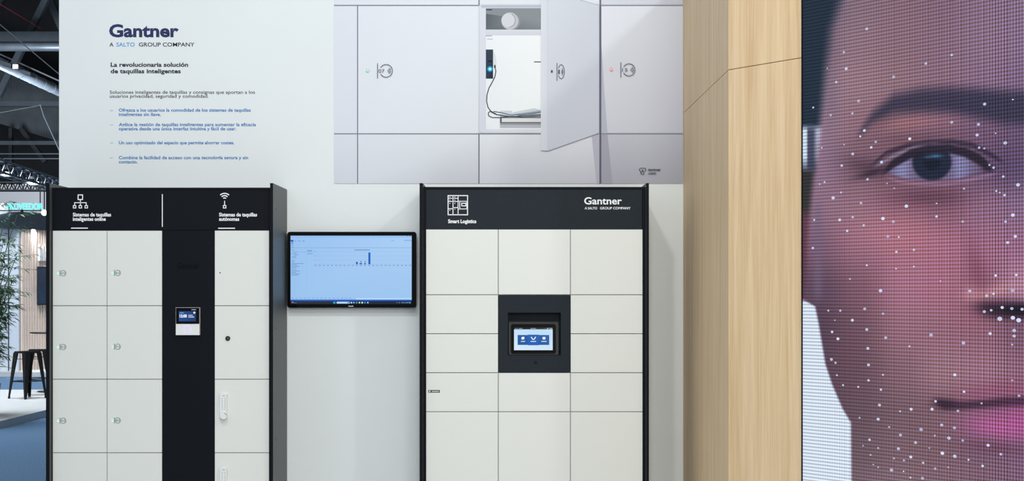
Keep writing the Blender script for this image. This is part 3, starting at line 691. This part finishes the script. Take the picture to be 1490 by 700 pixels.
# body of the right bank is opened where the niche sits
bd = [o for o in lr.children if o.name.startswith('body')][0]
off = WL[lr]; me = bd.data
bx0, bx1, bz1 = X(615.6,YP), X(939.9,YP), Z(272,YB)
nm = MB(); ym = bk+.01
nm.box(bx0,bx1,ym,YW-.01,0,bz1); nm.box(bx0,x0-.004,YB,ym,0,bz1); nm.box(x1+.004,bx1,YB,ym,0,bz1); nm.box(x0-.004,x1+.004,YB,ym,0,zb-.004); nm.box(x0-.004,x1+.004,YB,ym,zt+.004,bz1)
m2 = bpy.data.meshes.new('body'); m2.from_pydata([tuple(Vector(q)-off) for q in nm.v], [], nm.f); m2.materials.append(MAT['anthracite_edge']); bd.data = m2
MB().pbox(616.4,939,873.4,884,YB-.002,.0015).build('plinth', 'black_plastic', lr)

# ================================================================== MONITOR
Ym = 7.862
mo = thing('wall_monitor', P(511,448,Ym), 'black framed wall monitor showing a light blue bar chart page', 'monitor')
MB().prism(rrect(X(417.8,Ym), X(605.8,Ym), Z(448,Ym), Z(337.2,Ym), .016, 5), Ym, Ym+.035).build('casing', 'black_plastic', mo, bevel=.002, fix=True)
MB().prism(rrect(X(418.4,Ym), X(605.2,Ym), Z(447.4,Ym), Z(337.8,Ym), .014, 5), Ym-.0015, Ym-.0001).build('front_glass', 'black_glass', mo, fix=True)
MB().box(X(470,Ym),X(552,Ym),Ym+.036,YW-.001,Z(430,Ym),Z(360,Ym)).build('wall_bracket', 'black_metal', mo)
ms = MB(); Yq = Ym-.0022; k = [0]
def q(u0,u1,v0,v1,c,lv=1): ms.quad(u0,u1,v0,v1,Yq-.0003*lv,c)
q(422.8,599,343,438,[(152,194,236),(156,196,238),(168,204,244),(150,192,238)],0)
q(422.8,599,343,344.6,(140,190,246)); q(422.8,599,345,345.5,(140,180,228))
q(423,427,349.2,351.8,(12,86,180)); q(424,426.6,353,354.6,(60,120,190))
for a, b in ((429,431),(434,437),(440,443)): q(a,b,350.2,351.4,(110,150,200))
q(423.6,599,360.4,361,(126,166,214))
for a,b,v in ((424,427,356.5),(424,427,359.5),(424.5,426,362.4),(425,428,364.6),(428,433.6,366.8),(425,431,369),(428,434,370.8),(425,431,373),(425,431,375),(424,429,379.3),(425,428,381.5),(424,441.6,383.6),(424,432,385.4),(424,436,387.5),(424,432,389.6),(424,431,392.2),(424,436,394.3),(424,431,396.4),(424,436.6,398.4),(424,434,400.4),(447,454.6,364.4),(447,454,366),(447,455,369.2)):
    q(a,b,v-.35,v+.35,(88,136,192))
q(445.8,446.2,361,438,(142,184,232)); q(427,446,366.6,367.2,(124,168,220))
for v in (366.2,372.4,378.6): q(457,598.4,v-.15,v+.15,(140,180,226)); q(457.2,458.2,v-.5,v+.5,(110,150,200))
q(456.5,598.4,384.6,385,(136,176,224))
for i in range(24): q(458+i*5.98,460.6+i*5.98,385.8,387,(118,152,198))
q(515.6,538,363.3,364.3,(92,130,186))
for a,b,v in ((518,520.6,381),(523.2,526.8,382.8),(524.6,525.8,379.8),(529.8,532.2,382.8),(530.8,531.8,379.8),(536,539,367.4)): q(a,b,v,384.6 if v not in (379.8,) else 382,(8,92,190),2)
for u in (589.4,592.4,594.8,597.4): q(u-.4,u+.4,349,350.6,(24,80,150))
q(569.5,573.4,350,350.6,(110,150,200)); q(592,593,343.4,344.2,(60,100,160)); q(596,597.6,343.4,344.2,(60,100,160))
for i in range(15): q(424+i*6,427.5+i*6,433.6,434.5,(120,160,206))
q(518,599,433.8,436,(180,216,246)); q(422.8,599,436,438,(0,92,210),2); q(422.8,599,438,442.6,[(30,36,44),(16,28,42),(14,24,36),(46,48,56)],2)
q(424.6,427,439.2,440.8,(190,130,100),3); q(427.6,431.6,440.2,441.4,(50,100,140),3); q(485,488,439,441.8,(30,160,220),3)
ms.ppoly([(x,z) for x,z in ((489.4,440.4),(490.4,439),(508.4,439),(509.2,440.4),(508.4,441.8),(490.4,441.8))],Yq-.001,(176,212,246)); q(505.4,508.4,439.6,441.2,(60,130,210),4)
for u, c_ in ((511.4,(200,215,230)),(515,(120,180,240)),(519,(30,170,210)),(523,(225,210,150)),(527,(235,245,250)),(531,(40,150,225)),(535.2,(150,200,230))): ms.disc(u,440.4,1.2,Yq-.001,10,c_)
for a,b in ((577,578),(580,582),(584,588.5),(589.4,595.4)): q(a,b,439.8,441,(110,130,160),3)
q(596,597.2,439.4,441.4,(90,190,220),3)
ms.build('screen_content', 'screen_picture', mo)
text('PHILIPS', 507, 514.2, 446.3, 1.3, Ym-.0022, 'white_print', mo, .03)

# ================================================================== HALL BEYOND (left)
YF = 72.0
MB().box(-60, 40, YF, YF+.3, 0, 24).build('wall_hall', 'hall_dark', kind='structure')
MB().box(-60, 40, 9.5, YF, 21.5, 21.8).build('ceiling', 'hall_dark', kind='structure')
# side and rear walls of the hall are not in the picture
# white stand platform in the middle distance
plat = thing('stand_platform', (-9.5, 19, 0), 'low white exhibition platform that the black stools stand on', 'platform')
MB().add([(-14,14.5,.10),(-6.62,14.5,.10),(-6.50,23.4,.10),(-14,23.4,.10)], [(0,1,2,3)]).build('platform_top', 'platform_top', plat)
MB().add([(-14,14.5,0),(-6.62,14.5,0),(-6.50,23.4,0),(-14,23.4,0),(-14,14.5,.0985),(-6.62,14.5,.0985),(-6.50,23.4,.0985),(-14,23.4,.0985)], [(0,1,5,4),(1,2,6,5),(2,3,7,6),(3,0,4,7)]).build('platform_edge', 'platform_edge', plat)
p2 = thing('booth_platform', (-12, 34, 0), 'pale raised floor under the slatted booth', 'platform')
MB().box(-20, -5, 28.6, 40, 0, .10).build('platform_top', 'platform_top', p2)
# slatted booth
def onw(u, Y, z): return Vector((X(u,Y), Y, z))
bw = thing('slatted_booth', (-10, 30, .1), 'white booth wall with pale wood slats under a black rounded fascia', 'booth')
xa, xb, xc = X(-40,29.0), X(14.2,29.0), X(29,29.1)
ztop = Z(308,29.0)
MB().box(xa, xb-.03, 29.0, 29.15, .1, Z(300,29.0)).build('white_panel', 'booth_white', bw)
MB().box(xb-.02, xc, 29.02, 29.17, .1, ztop-.2).build('white_panel', 'booth_white', bw)
MB().box(xb-.03, xb-.02, 28.98, 29.05, .1, ztop-.2).build('corner_trim', 'frame_metal', bw)
s0 = Vector((xc, 29.1)); s1 = Vector((X(92,30.4), 30.4)); sd = (s1-s0); SL = sd.length; sd = sd/SL; sn = Vector((sd.y, -sd.x))
def along(a, off): q_ = s0+sd*a+sn*off; return q_
a0, a1, a2, a3 = along(0,0), along(SL,0), along(SL,-.1), along(0,-.1)
zz0, zz1 = .1, 3.3
MB().add([(p.x,p.y,zz0) for p in (a0,a1,a2,a3)]+[(p.x,p.y,zz1) for p in (a0,a1,a2,a3)], [(0,1,5,4),(1,2,6,5),(2,3,7,6),(3,0,4,7),(4,5,6,7)]).build('backing', 'slat_gap', bw, fix=True)
ns = 17; st = SL/ns; slat_me = None
for i in range(ns):
    c0 = along((i+.5)*st, 0)
    if slat_me is None:
        o = MB().add([(-st*.31,-.05,0),(st*.31,-.05,0),(st*.31,0,0),(-st*.31,0,0),(-st*.31,-.05,zz1-zz0),(st*.31,-.05,zz1-zz0),(st*.31,0,zz1-zz0),(-st*.31,0,zz1-zz0)],
            [(0,1,5,4),(1,2,6,5),(2,3,7,6),(3,0,4,7),(4,5,6,7),(3,2,1,0)]).build('slat', 'slat_wood', None); slat_me = o.data
    else:
        o = bpy.data.objects.new('slat', slat_me); C.objects.link(o)
    o.parent = bw; o.location = Vector((c0.x,c0.y,zz0))-WL[bw]; o.rotation_euler = (0,0,math.atan2(sd.y,sd.x))
# fascia: swept band with a rounded end
fa = MB(); fpts = []
f0 = Vector((X(1.5,28.8), 28.8)); f1 = Vector((X(104,30.7), 30.7)); fd = (f1-f0); FL = fd.length; fd /= FL; fn = Vector((fd.y,-fd.x))
zb0, zt0 = 3.10, 3.46
prof = [(0,zb0),(FL,zb0),(FL,zt0)]+[(.34-.34*math.sin(a*math.pi/16), zt0-.30+.30*math.cos(a*math.pi/16)) for a in range(0,9)]
nP = len(prof); vs = []
for o_ in (.22,-.3):
    for a, z in prof: pp = f0+fd*a+fn*o_; vs.append((pp.x,pp.y,z))
fa.add(vs, [tuple(range(nP)), tuple(range(2*nP-1,nP-1,-1))]+[((i+1)%nP,i,nP+i,nP+(i+1)%nP) for i in range(nP)])
fa.build('fascia', 'fascia_dark', bw, fix=True)
for a in (.75, 1.75): 
    pp = f0+fd*a+fn*.12; MB().tube((pp.x,pp.y,zb0+.001),(pp.x,pp.y,zb0-.025),.07,16).build('downlight', 'lamp_light', bw)
    area('booth_downlight', (pp.x,pp.y,zb0-.04), (pp.x,pp.y+.2,0), .12, 150, (1,.98,.96))
# white relief letters and a screen on the slats
def slat_point(u, off):
    k_ = (u-U0)/F; q0 = s0+sn*off; t_ = (k_*q0.y-q0.x)/(sd.x-k_*sd.y); return q0+sd*t_, t_
def relief(name, u0, u1, v0, v1, m, parent=None, off=.052, th=.05):
    pa, _ = slat_point(u0, off); pb, _ = slat_point(u1, off); z1 = E-(v0-V0)*pa.y/F; z0 = E-(v1-V0)*pa.y/F
    pc, pd = pb+sn*th, pa+sn*th
    mb = MB().add([(p.x,p.y,z0) for p in (pd,pc,pb,pa)]+[(p.x,p.y,z1) for p in (pd,pc,pb,pa)], [(0,1,5,4),(1,2,6,5),(2,3,7,6),(3,0,4,7),(4,5,6,7),(3,2,1,0)])
    return mb.build(name, m, parent, fix=True)
relief('relief_letter','' and 0 or 55.2,58.4,362.5,379.5,'white_plastic',bw); relief('relief_letter',55.4,58.4,356,359.6,'white_plastic',bw)
relief('relief_letter',60.6,63.4,358,379.5,'white_plastic',bw); relief('relief_letter',63.5,68.6,375,379.5,'white_plastic',bw)
tvo = thing('booth_screen', (slat_point(62,.05)[0].x, slat_point(62,.05)[0].y, 1.55), 'dark blue screen hanging on the pale wood slats', 'screen')
relief('casing', 53.8, 76, 388, 444, 'black_plastic', tvo, .052, .09); relief('picture', 54.8, 75.4, 389.5, 442.5, 'tv_picture', tvo, .1435, .004)
# sign
YSg = 27.6
sg = thing('illuminated_sign', P(31,305,YSg), 'glowing cyan and white letter sign above the booth fascia', 'sign')
def sign_text(body, u0, u1, m):
    mb = add_text(MB(), body, u0, u1, 304.8, 8.8, YSg, .006)
    bm = MB(); n_ = len(mb.v); bm.add(mb.v+[(x,y+.012,z) for x,y,z in mb.v], mb.f+[tuple(n_+i for i in reversed(f)) for f in mb.f])
    bm.build('sign_lettering', m, sg)
sign_text('PROVEEDOR', 9.8, 62, 'cyan_light'); sign_text('CO', -6.6, 7.2, 'cold_white_light')
MB().box(X(-12,YSg),X(70,YSg),YSg+.06,YSg+.12,Z(306.6,YSg),Z(305.4,YSg)).build('sign_rail', 'truss_black', sg)
MB().tube(P(58.5,305.5,YSg+.08),P(58.5,262,YSg+.08),.012,6).build('hanging_rod', 'truss_black', sg); MB().tube(P(32,305,YSg+.08),P(32,311.5,YSg+.08),.03,6).build('sign_post', 'truss_black', sg)
# grey partition far behind the sign
MB().box(X(-60,44), X(140,44), 44, 44.2, 0, Z(266,44)).build('wall_partition', 'hall_grey', kind='structure')

# ---- trusses with lamps
def truss(name, p0, p1, hgt, m, label, r=.025, bays=12, dep=.3):
    p0 = Vector(p0); p1 = Vector(p1); root = thing(name, (p0+p1)/2-Vector((0,0,hgt)), label, 'truss', None)
    dn = Vector((0,0,-hgt)); dd = (p1-p0).normalized(); sdv = Vector((dd.y,-dd.x,0)).normalized()*dep
    for o_ in (Vector((0,0,0)), sdv, dn, dn+sdv): MB().tube(p0+o_, p1+o_, r, 8).build('chord', m, root)
    for o_ in (Vector((0,0,0)), sdv):
        mb = MB()
        for i in range(bays):
            a = p0.lerp(p1, i/bays)+o_; b = p0.lerp(p1, (i+.5)/bays)+o_+dn; c_ = p0.lerp(p1, (i+1)/bays)+o_
            mb.tube(a, b, r*.6, 5); mb.tube(b, c_, r*.6, 5)
        mb.build('lattice', m, root, kind='stuff')
    mb = MB()
    for i in range(bays): 
        a = p0.lerp(p1, i/bays); mb.tube(a, a+sdv, r*.6, 5); mb.tube(a+dn, a+sdv+dn, r*.6, 5)
    mb.build('cross_bars', m, root, kind='stuff')
    return root
truss('black_truss', P(-60,266.5,26), P(120,266.5,26), .145, 'truss_black', 'thin black lattice truss level above the glowing sign', .019, 16, .14)
truss('lighting_truss', P(-70,216,15.5), P(150,287,24), .145, 'truss_metal', 'grey metal lighting truss sloping down behind the white wall', .017, 20, .15)
def lamp(u, v, Y, wdt, label):
    c_ = P(u,v,Y); o = thing('spot_lamp', c_, label, 'lamp', 'lamps on the hall trusses')
    h = wdt*.16
    MB().tube(c_+Vector((0,0,h*2.2)), c_+Vector((0,0,h)), wdt*.3, 16, wdt*.5).tube(c_+Vector((0,0,h)), c_+Vector((0,0,0)), wdt*.5, 16).build('housing', 'truss_black', o)
    MB().tube(c_+Vector((0,0,.001)), c_+Vector((0,0,-h*1.1)), wdt*.48, 16, wdt*.40).build('lens', 'lamp_light', o)
    MB().tube(c_+Vector((0,0,h*2.2)), c_+Vector((0,0,h*2.2+.12)), .012, 6).build('hook', 'truss_black', o)
lamp(3, 251, 17.6, .24, 'glowing flat lamp on the lighting truss, leftmost in the picture')
lamp(46, 264.5, 18.9, .20, 'glowing flat lamp on the lighting truss above the sign')
c_ = P(64.5, 309.5, 26.0); o = thing('spot_lamp', c_, 'small bright round spot lamp next to the last sign letter', 'lamp', 'lamps on the hall trusses')
sp_ = MB()
for i in range(8):
    for j in range(12):
        f_ = lambda a_, b_: c_+Vector((.055*math.sin(a_)*math.cos(b_), .055*math.sin(a_)*math.sin(b_), .055*math.cos(a_)))
        sp_.add([f_(math.pi*i/8,math.pi*j/6), f_(math.pi*(i+1)/8,math.pi*j/6), f_(math.pi*(i+1)/8,math.pi*(j+1)/6), f_(math.pi*i/8,math.pi*(j+1)/6)], [(0,1,2,3)])
sp_.build('lens', 'lamp_light', o)
MB().tube(c_+Vector((0,0,.04)), c_+Vector((0,0,.425)), .012, 6).build('hanging_rod', 'truss_black', o); MB().tube(c_+Vector((0,.03,.0)), c_+Vector((0,.12,.02)), .06, 14, .04).build('housing', 'truss_black', o)

# ---- roof steel, ducts and cables
def top(name, mb, m, label, cat, group=None): return mb.build(name, m, None, label=label, cat=cat, group=group, fix=True)
def tubepx(u0,v0,Y0,u1,v1,Y1,r,n=16): return MB().tube(P(u0,v0,Y0),P(u1,v1,Y1),r,n)
o = thing('ventilation_duct', P(20,68,58), 'bright round metal ventilation duct running level under the dark roof', 'duct')
MB().tube(P(-250,68,58),P(330,68,58),.19,28).build('pipe', 'duct_metal', o, smooth=True)
for u in (-60,22,54,110): MB().tube(P(u,68,58),P(u+.6,68,58),.2,20).build('joint_ring', 'duct_metal', o)
o = thing('sloping_duct', P(40,112,50), 'round metal ventilation duct sloping down to the white wall', 'duct')
MB().tube(P(-160,17,36),P(240,205,70),.185,28).build('pipe', 'duct_metal', o, smooth=True)
for u in (28,46,60,74): 
    q0 = P(-160,17,36); q1 = P(240,205,70); tt = ((u-U0)*q0.y/F-q0.x)/((q1.x-q0.x)-(u-U0)/F*(q1.y-q0.y)); c_ = q0.lerp(q1, tt); dd = (q1-q0).normalized()
    MB().tube(c_-dd*.02, c_+dd*.02, .195, 28).build('joint_ring', 'duct_metal', o)
top('roof_beam', MB().bar(P(-250,54,60),P(330,54,60),.42,.4), 'hall_steel', 'dark steel roof beam just above the level metal duct', 'beam')
top('roof_beam', MB().bar(P(-250,151.5,62),P(330,151.5,62),.22,.3), 'hall_steel', 'grey level steel beam crossing the dark pleated curtain', 'beam')
top('roof_strut', MB().bar(P(74,-14,61),P(-2,140,61),.26,.3), 'hall_steel', 'dark slanting roof strut crossing both metal ducts', 'strut')
top('roof_strut', MB().bar(P(64,-20,63),P(92,45,63),.3,.3), 'hall_steel', 'dark slanting roof strut in the top corner beside the white wall', 'strut')
top('roof_strut', MB().bar(P(-6,22,63),P(14,-24,63),.2,.3), 'hall_steel', 'short dark roof strut at the upper left picture edge', 'strut')
top('light_rail', MB().bar(P(-120,25,40.25),P(220,178,40.25),.04,.05), 'cable_grey', 'thin pale rail running along the top of the sloping duct', 'rail')
# pleated curtain: a folded sheet
cu = MB(); N = 150; ua, ub_ = -90, 190
for i in range(N+1):
    u = ua+(ub_-ua)*i/N; y = 66+(.05 if i % 2 else -.05)
    cu.v += [tuple(P(u, 180+(u)*.30, y)), tuple(P(u, 86+u*.47, y))]
for i in range(N): cu.f.append((2*i, 2*i+2, 2*i+3, 2*i+1))
top('pleated_curtain', cu, 'curtain_grey', 'huge dark grey pleated curtain hanging under the sloping duct', 'curtain')
for v, h_, lab in ((208,.1,'highest of the thin level roof rails under the curtain'),(224,.09,'pale thin roof rail second below the curtain'),(231,.13,'lowest thin roof rail just above the lighting truss')):
    top('roof_rail', MB().bar(P(-200,v,64),P(300,v,64),h_*1.8 if v == 208 else .05,.08), 'hall_steel' if v == 208 else 'truss_metal', lab, 'rail', 'thin roof rails')
top('roof_strut', MB().bar(P(16,240,65),P(16,186,65),.16,.2), 'truss_black', 'black upright strut below the curtain edge', 'strut')
top('roof_strut', MB().bar(P(30,186,65),P(66,236,65),.2,.2), 'truss_black', 'black slanting strut below the curtain near the white wall', 'strut')
def cable(pts, r, m, lab): 
    return top('hanging_cable', MB().path([P(*q_) for q_ in pts], r, 5), m, lab, 'cable', 'cables under the hall roof')
cable([(-40,2,36),(86,108,36),(140,153,36)], .014, 'cable_grey', 'thin pale cable slanting across both metal ducts')
cable([(-40,170,58),(0,164,58),(30,158.5,58),(57.6,153.5,58)], .012, 'cable_grey', 'thin slack cable in front of the pleated curtain')
cable([(58.2,152,58),(64,170,58),(86,218,58),(100,250,58)], .022, 'cable_grey', 'thin bright cable dropping steeply beside the white wall')
cable([(-40,-18,60),(65,45,60),(100,66,60)], .02, 'cable_red', 'thin dark red cable high under the roof')
for (u, v, wd, lab) in ((8,93,.32,'flat box lamp unit at the left beside the sloping duct'),(22.5,97,.18,'glowing small box lamp unit beside the sloping duct'),(37,106,.28,'flat box lamp unit nearest the white wall beside the sloping duct')):
    c_ = P(u,v,40); o = thing('box_lamp', c_, lab, 'lamp', 'box lamps beside the sloping duct')
    MB().add([(c_.x-wd/2,c_.y,c_.z),(c_.x+wd/2,c_.y,c_.z-wd*.3),(c_.x+wd/2,c_.y+.4,c_.z-wd*.3),(c_.x-wd/2,c_.y+.4,c_.z)]+[(c_.x-wd/2,c_.y,c_.z+.1),(c_.x+wd/2,c_.y,c_.z+.1-wd*.3),(c_.x+wd/2,c_.y+.4,c_.z+.1-wd*.3),(c_.x-wd/2,c_.y+.4,c_.z+.1)],
      [(0,1,5,4),(1,2,6,5),(2,3,7,6),(3,0,4,7),(4,5,6,7),(3,2,1,0)]).build('housing', 'truss_metal', o, fix=True)
    MB().tube((c_.x,c_.y+.25,c_.z), (c_.x,c_.y+.25,Z(25+153*(u+120)/340,40.25)), .012, 6).build('hook', 'truss_black', o)
    if wd < .2: MB().box(c_.x-wd*.4,c_.x+wd*.4,c_.y-.02,c_.y+.0,c_.z-.06,c_.z+.06).build('lens', 'cold_white_light', o)

# ================================================================== STOOLS, TABLE, PLANT
def stool(loc, rz, label):
    o = thing('bar_stool', (0,0,0), label, 'stool', 'black metal bar stools')
    Hs = .735; s_ = .155
    st_ = MB().prism([(0,0),(1,0),(1,1)], 0, 1); st_.v = []; st_.f = []
    pts = rrect(-s_, s_, -s_, s_, .04, 4); n_ = len(pts)
    vs = [(x,y,Hs-.028) for x,y in pts]+[(x*.97,y*.97,Hs) for x,y in pts]+[(x*.8,y*.8,Hs-.012) for x,y in pts]
    fs = [tuple(range(n_))]+[((i+1)%n_,i,n_+i,n_+(i+1)%n_) for i in range(n_)]+[(n_+(i+1)%n_,n_+i,2*n_+i,2*n_+(i+1)%n_) for i in range(n_)]+[tuple(range(3*n_-1,2*n_-1,-1))]
    MB().add(vs, fs).build('seat', 'black_metal', o, fix=True)
    ft = .205
    for sx in (-1,1):
        for sy in (-1,1):
            lg = MB(); a = Vector((sx*(s_-.006),sy*(s_-.006),Hs-.02)); b = Vector((sx*ft,sy*ft,0.0)); wt_, wb = .095, .03; tn = .006
            for ax in (Vector((-sx,0,0)), Vector((0,-sy,0))):            # folded sheet: two flanges meeting at the corner
                oth = Vector((0,-sy*tn,0)) if ax.x else Vector((-sx*tn,0,0))
                vv = [a, a+ax*wt_, a+ax*wt_+oth, a+oth, b, b+ax*wb, b+ax*wb+oth, b+oth]
                lg.add(vv, [(0,1,2,3),(7,6,5,4),(0,4,5,1),(1,5,6,2),(2,6,7,3),(3,7,4,0)])
            lg.build('leg', 'black_metal', o, fix=True)
            MB().tube((sx*(ft-.012),sy*(ft-.012),.0),(sx*(ft-.012),sy*(ft-.012),.03),.019,8).build('rubber_foot', 'black_plastic', o)
    kk = 1-.27/Hs; c_ = s_+(ft-s_)*kk-.012
    for a, b in (((-c_,-c_),(c_,-c_)),((c_,-c_),(c_,c_)),((c_,c_),(-c_,c_)),((-c_,c_),(-c_,-c_))):
        MB().bar((a[0],a[1],.27),(b[0],b[1],.27),.012,.02).build('footrest_bar', 'black_metal', o)
    MB().bar((-.13,-.13,Hs-.12),(.13,.13,Hs-.12),.008,.02).bar((-.13,.13,Hs-.12),(.13,-.13,Hs-.12),.008,.02).build('under_brace', 'black_metal', o)
    o.location = loc; o.rotation_euler = (0,0,rz)
    return o
stool((X(40,21.5),21.5,.1), math.radians(58), 'black metal bar stool nearest the carpet, fully in view')
stool((X(56,22.2),22.2,.1), math.radians(20), 'black metal bar stool partly hidden behind the front stool')
ht = thing('high_table', (X(80,22.95),22.95,.1), 'dark high table half hidden behind the locker, next to the stools', 'table')
bx_, by_ = X(80,22.95), 22.95
MB().tube((bx_,by_,1.075),(bx_,by_,1.095),.40,36).build('table_top', 'black_metal', ht)
MB().tube((bx_,by_,.112),(bx_,by_,1.075),.035,14).build('column', 'black_metal', ht)
MB().tube((bx_,by_,.1),(bx_,by_,.118),.29,32,.26).build('base_plate', 'black_metal', ht)
# leafy plant
pl = thing('potted_bamboo', (X(-26,18.6),18.6,.1), 'tall leafy green plant at the left picture edge', 'plant')
px_, py_ = X(-26,18.6), 18.6
MB().tube((px_,py_,.1),(px_,py_,.52),.19,24,.24).build('planter', 'planter_grey', pl); MB().tube((px_,py_,.5),(px_,py_,.525),.22,24).build('soil', 'slat_gap', pl)
stm = MB(); lv = MB()
for s_ in range(22):
    a = random.uniform(0, 2*math.pi); lean = random.uniform(.08,.62); hh = random.uniform(1.35,2.55)
    p = Vector((px_+.1*math.cos(a), py_+.1*math.sin(a), .5)); prev = p; segs = 11
    for i in range(1, segs+1):
        t_ = i/segs; q_ = Vector((px_+(.1+lean*t_*t_)*math.cos(a), py_+(.1+lean*t_*t_)*math.sin(a), .5+hh*t_-.15*lean*t_**3))
        stm.tube(prev, q_, .010*(1-.7*t_)+.002, 5); prev = q_
        if i >= 2:
            for b_ in range(3):
                az = random.uniform(0,2*math.pi); L_ = random.uniform(.12,.30); dr_ = Vector((math.cos(az),math.sin(az),random.uniform(-.15,.45))).normalized()
                tip = q_+dr_*L_; stm.tube(q_, tip, .0025, 3)
                for m_ in range(7):
                    c_ = q_.lerp(tip, .25+.75*m_/6); az2 = az+random.uniform(-1.1,1.1); ld = Vector((math.cos(az2),math.sin(az2),random.uniform(-.75,.25))).normalized()
                    ll = random.uniform(.06,.13); wl = ld.cross(Vector((random.uniform(-.4,.4),random.uniform(-.4,.4),1))).normalized()*ll*.13
                    lv.add([c_, c_+ld*ll*.4+wl, c_+ld*ll-Vector((0,0,ll*.15)), c_+ld*ll*.4-wl], [(0,1,2,3)])
stm.build('stems', 'stem_green', pl, kind='stuff'); lv.build('foliage', 'leaf_green', pl, kind='stuff')
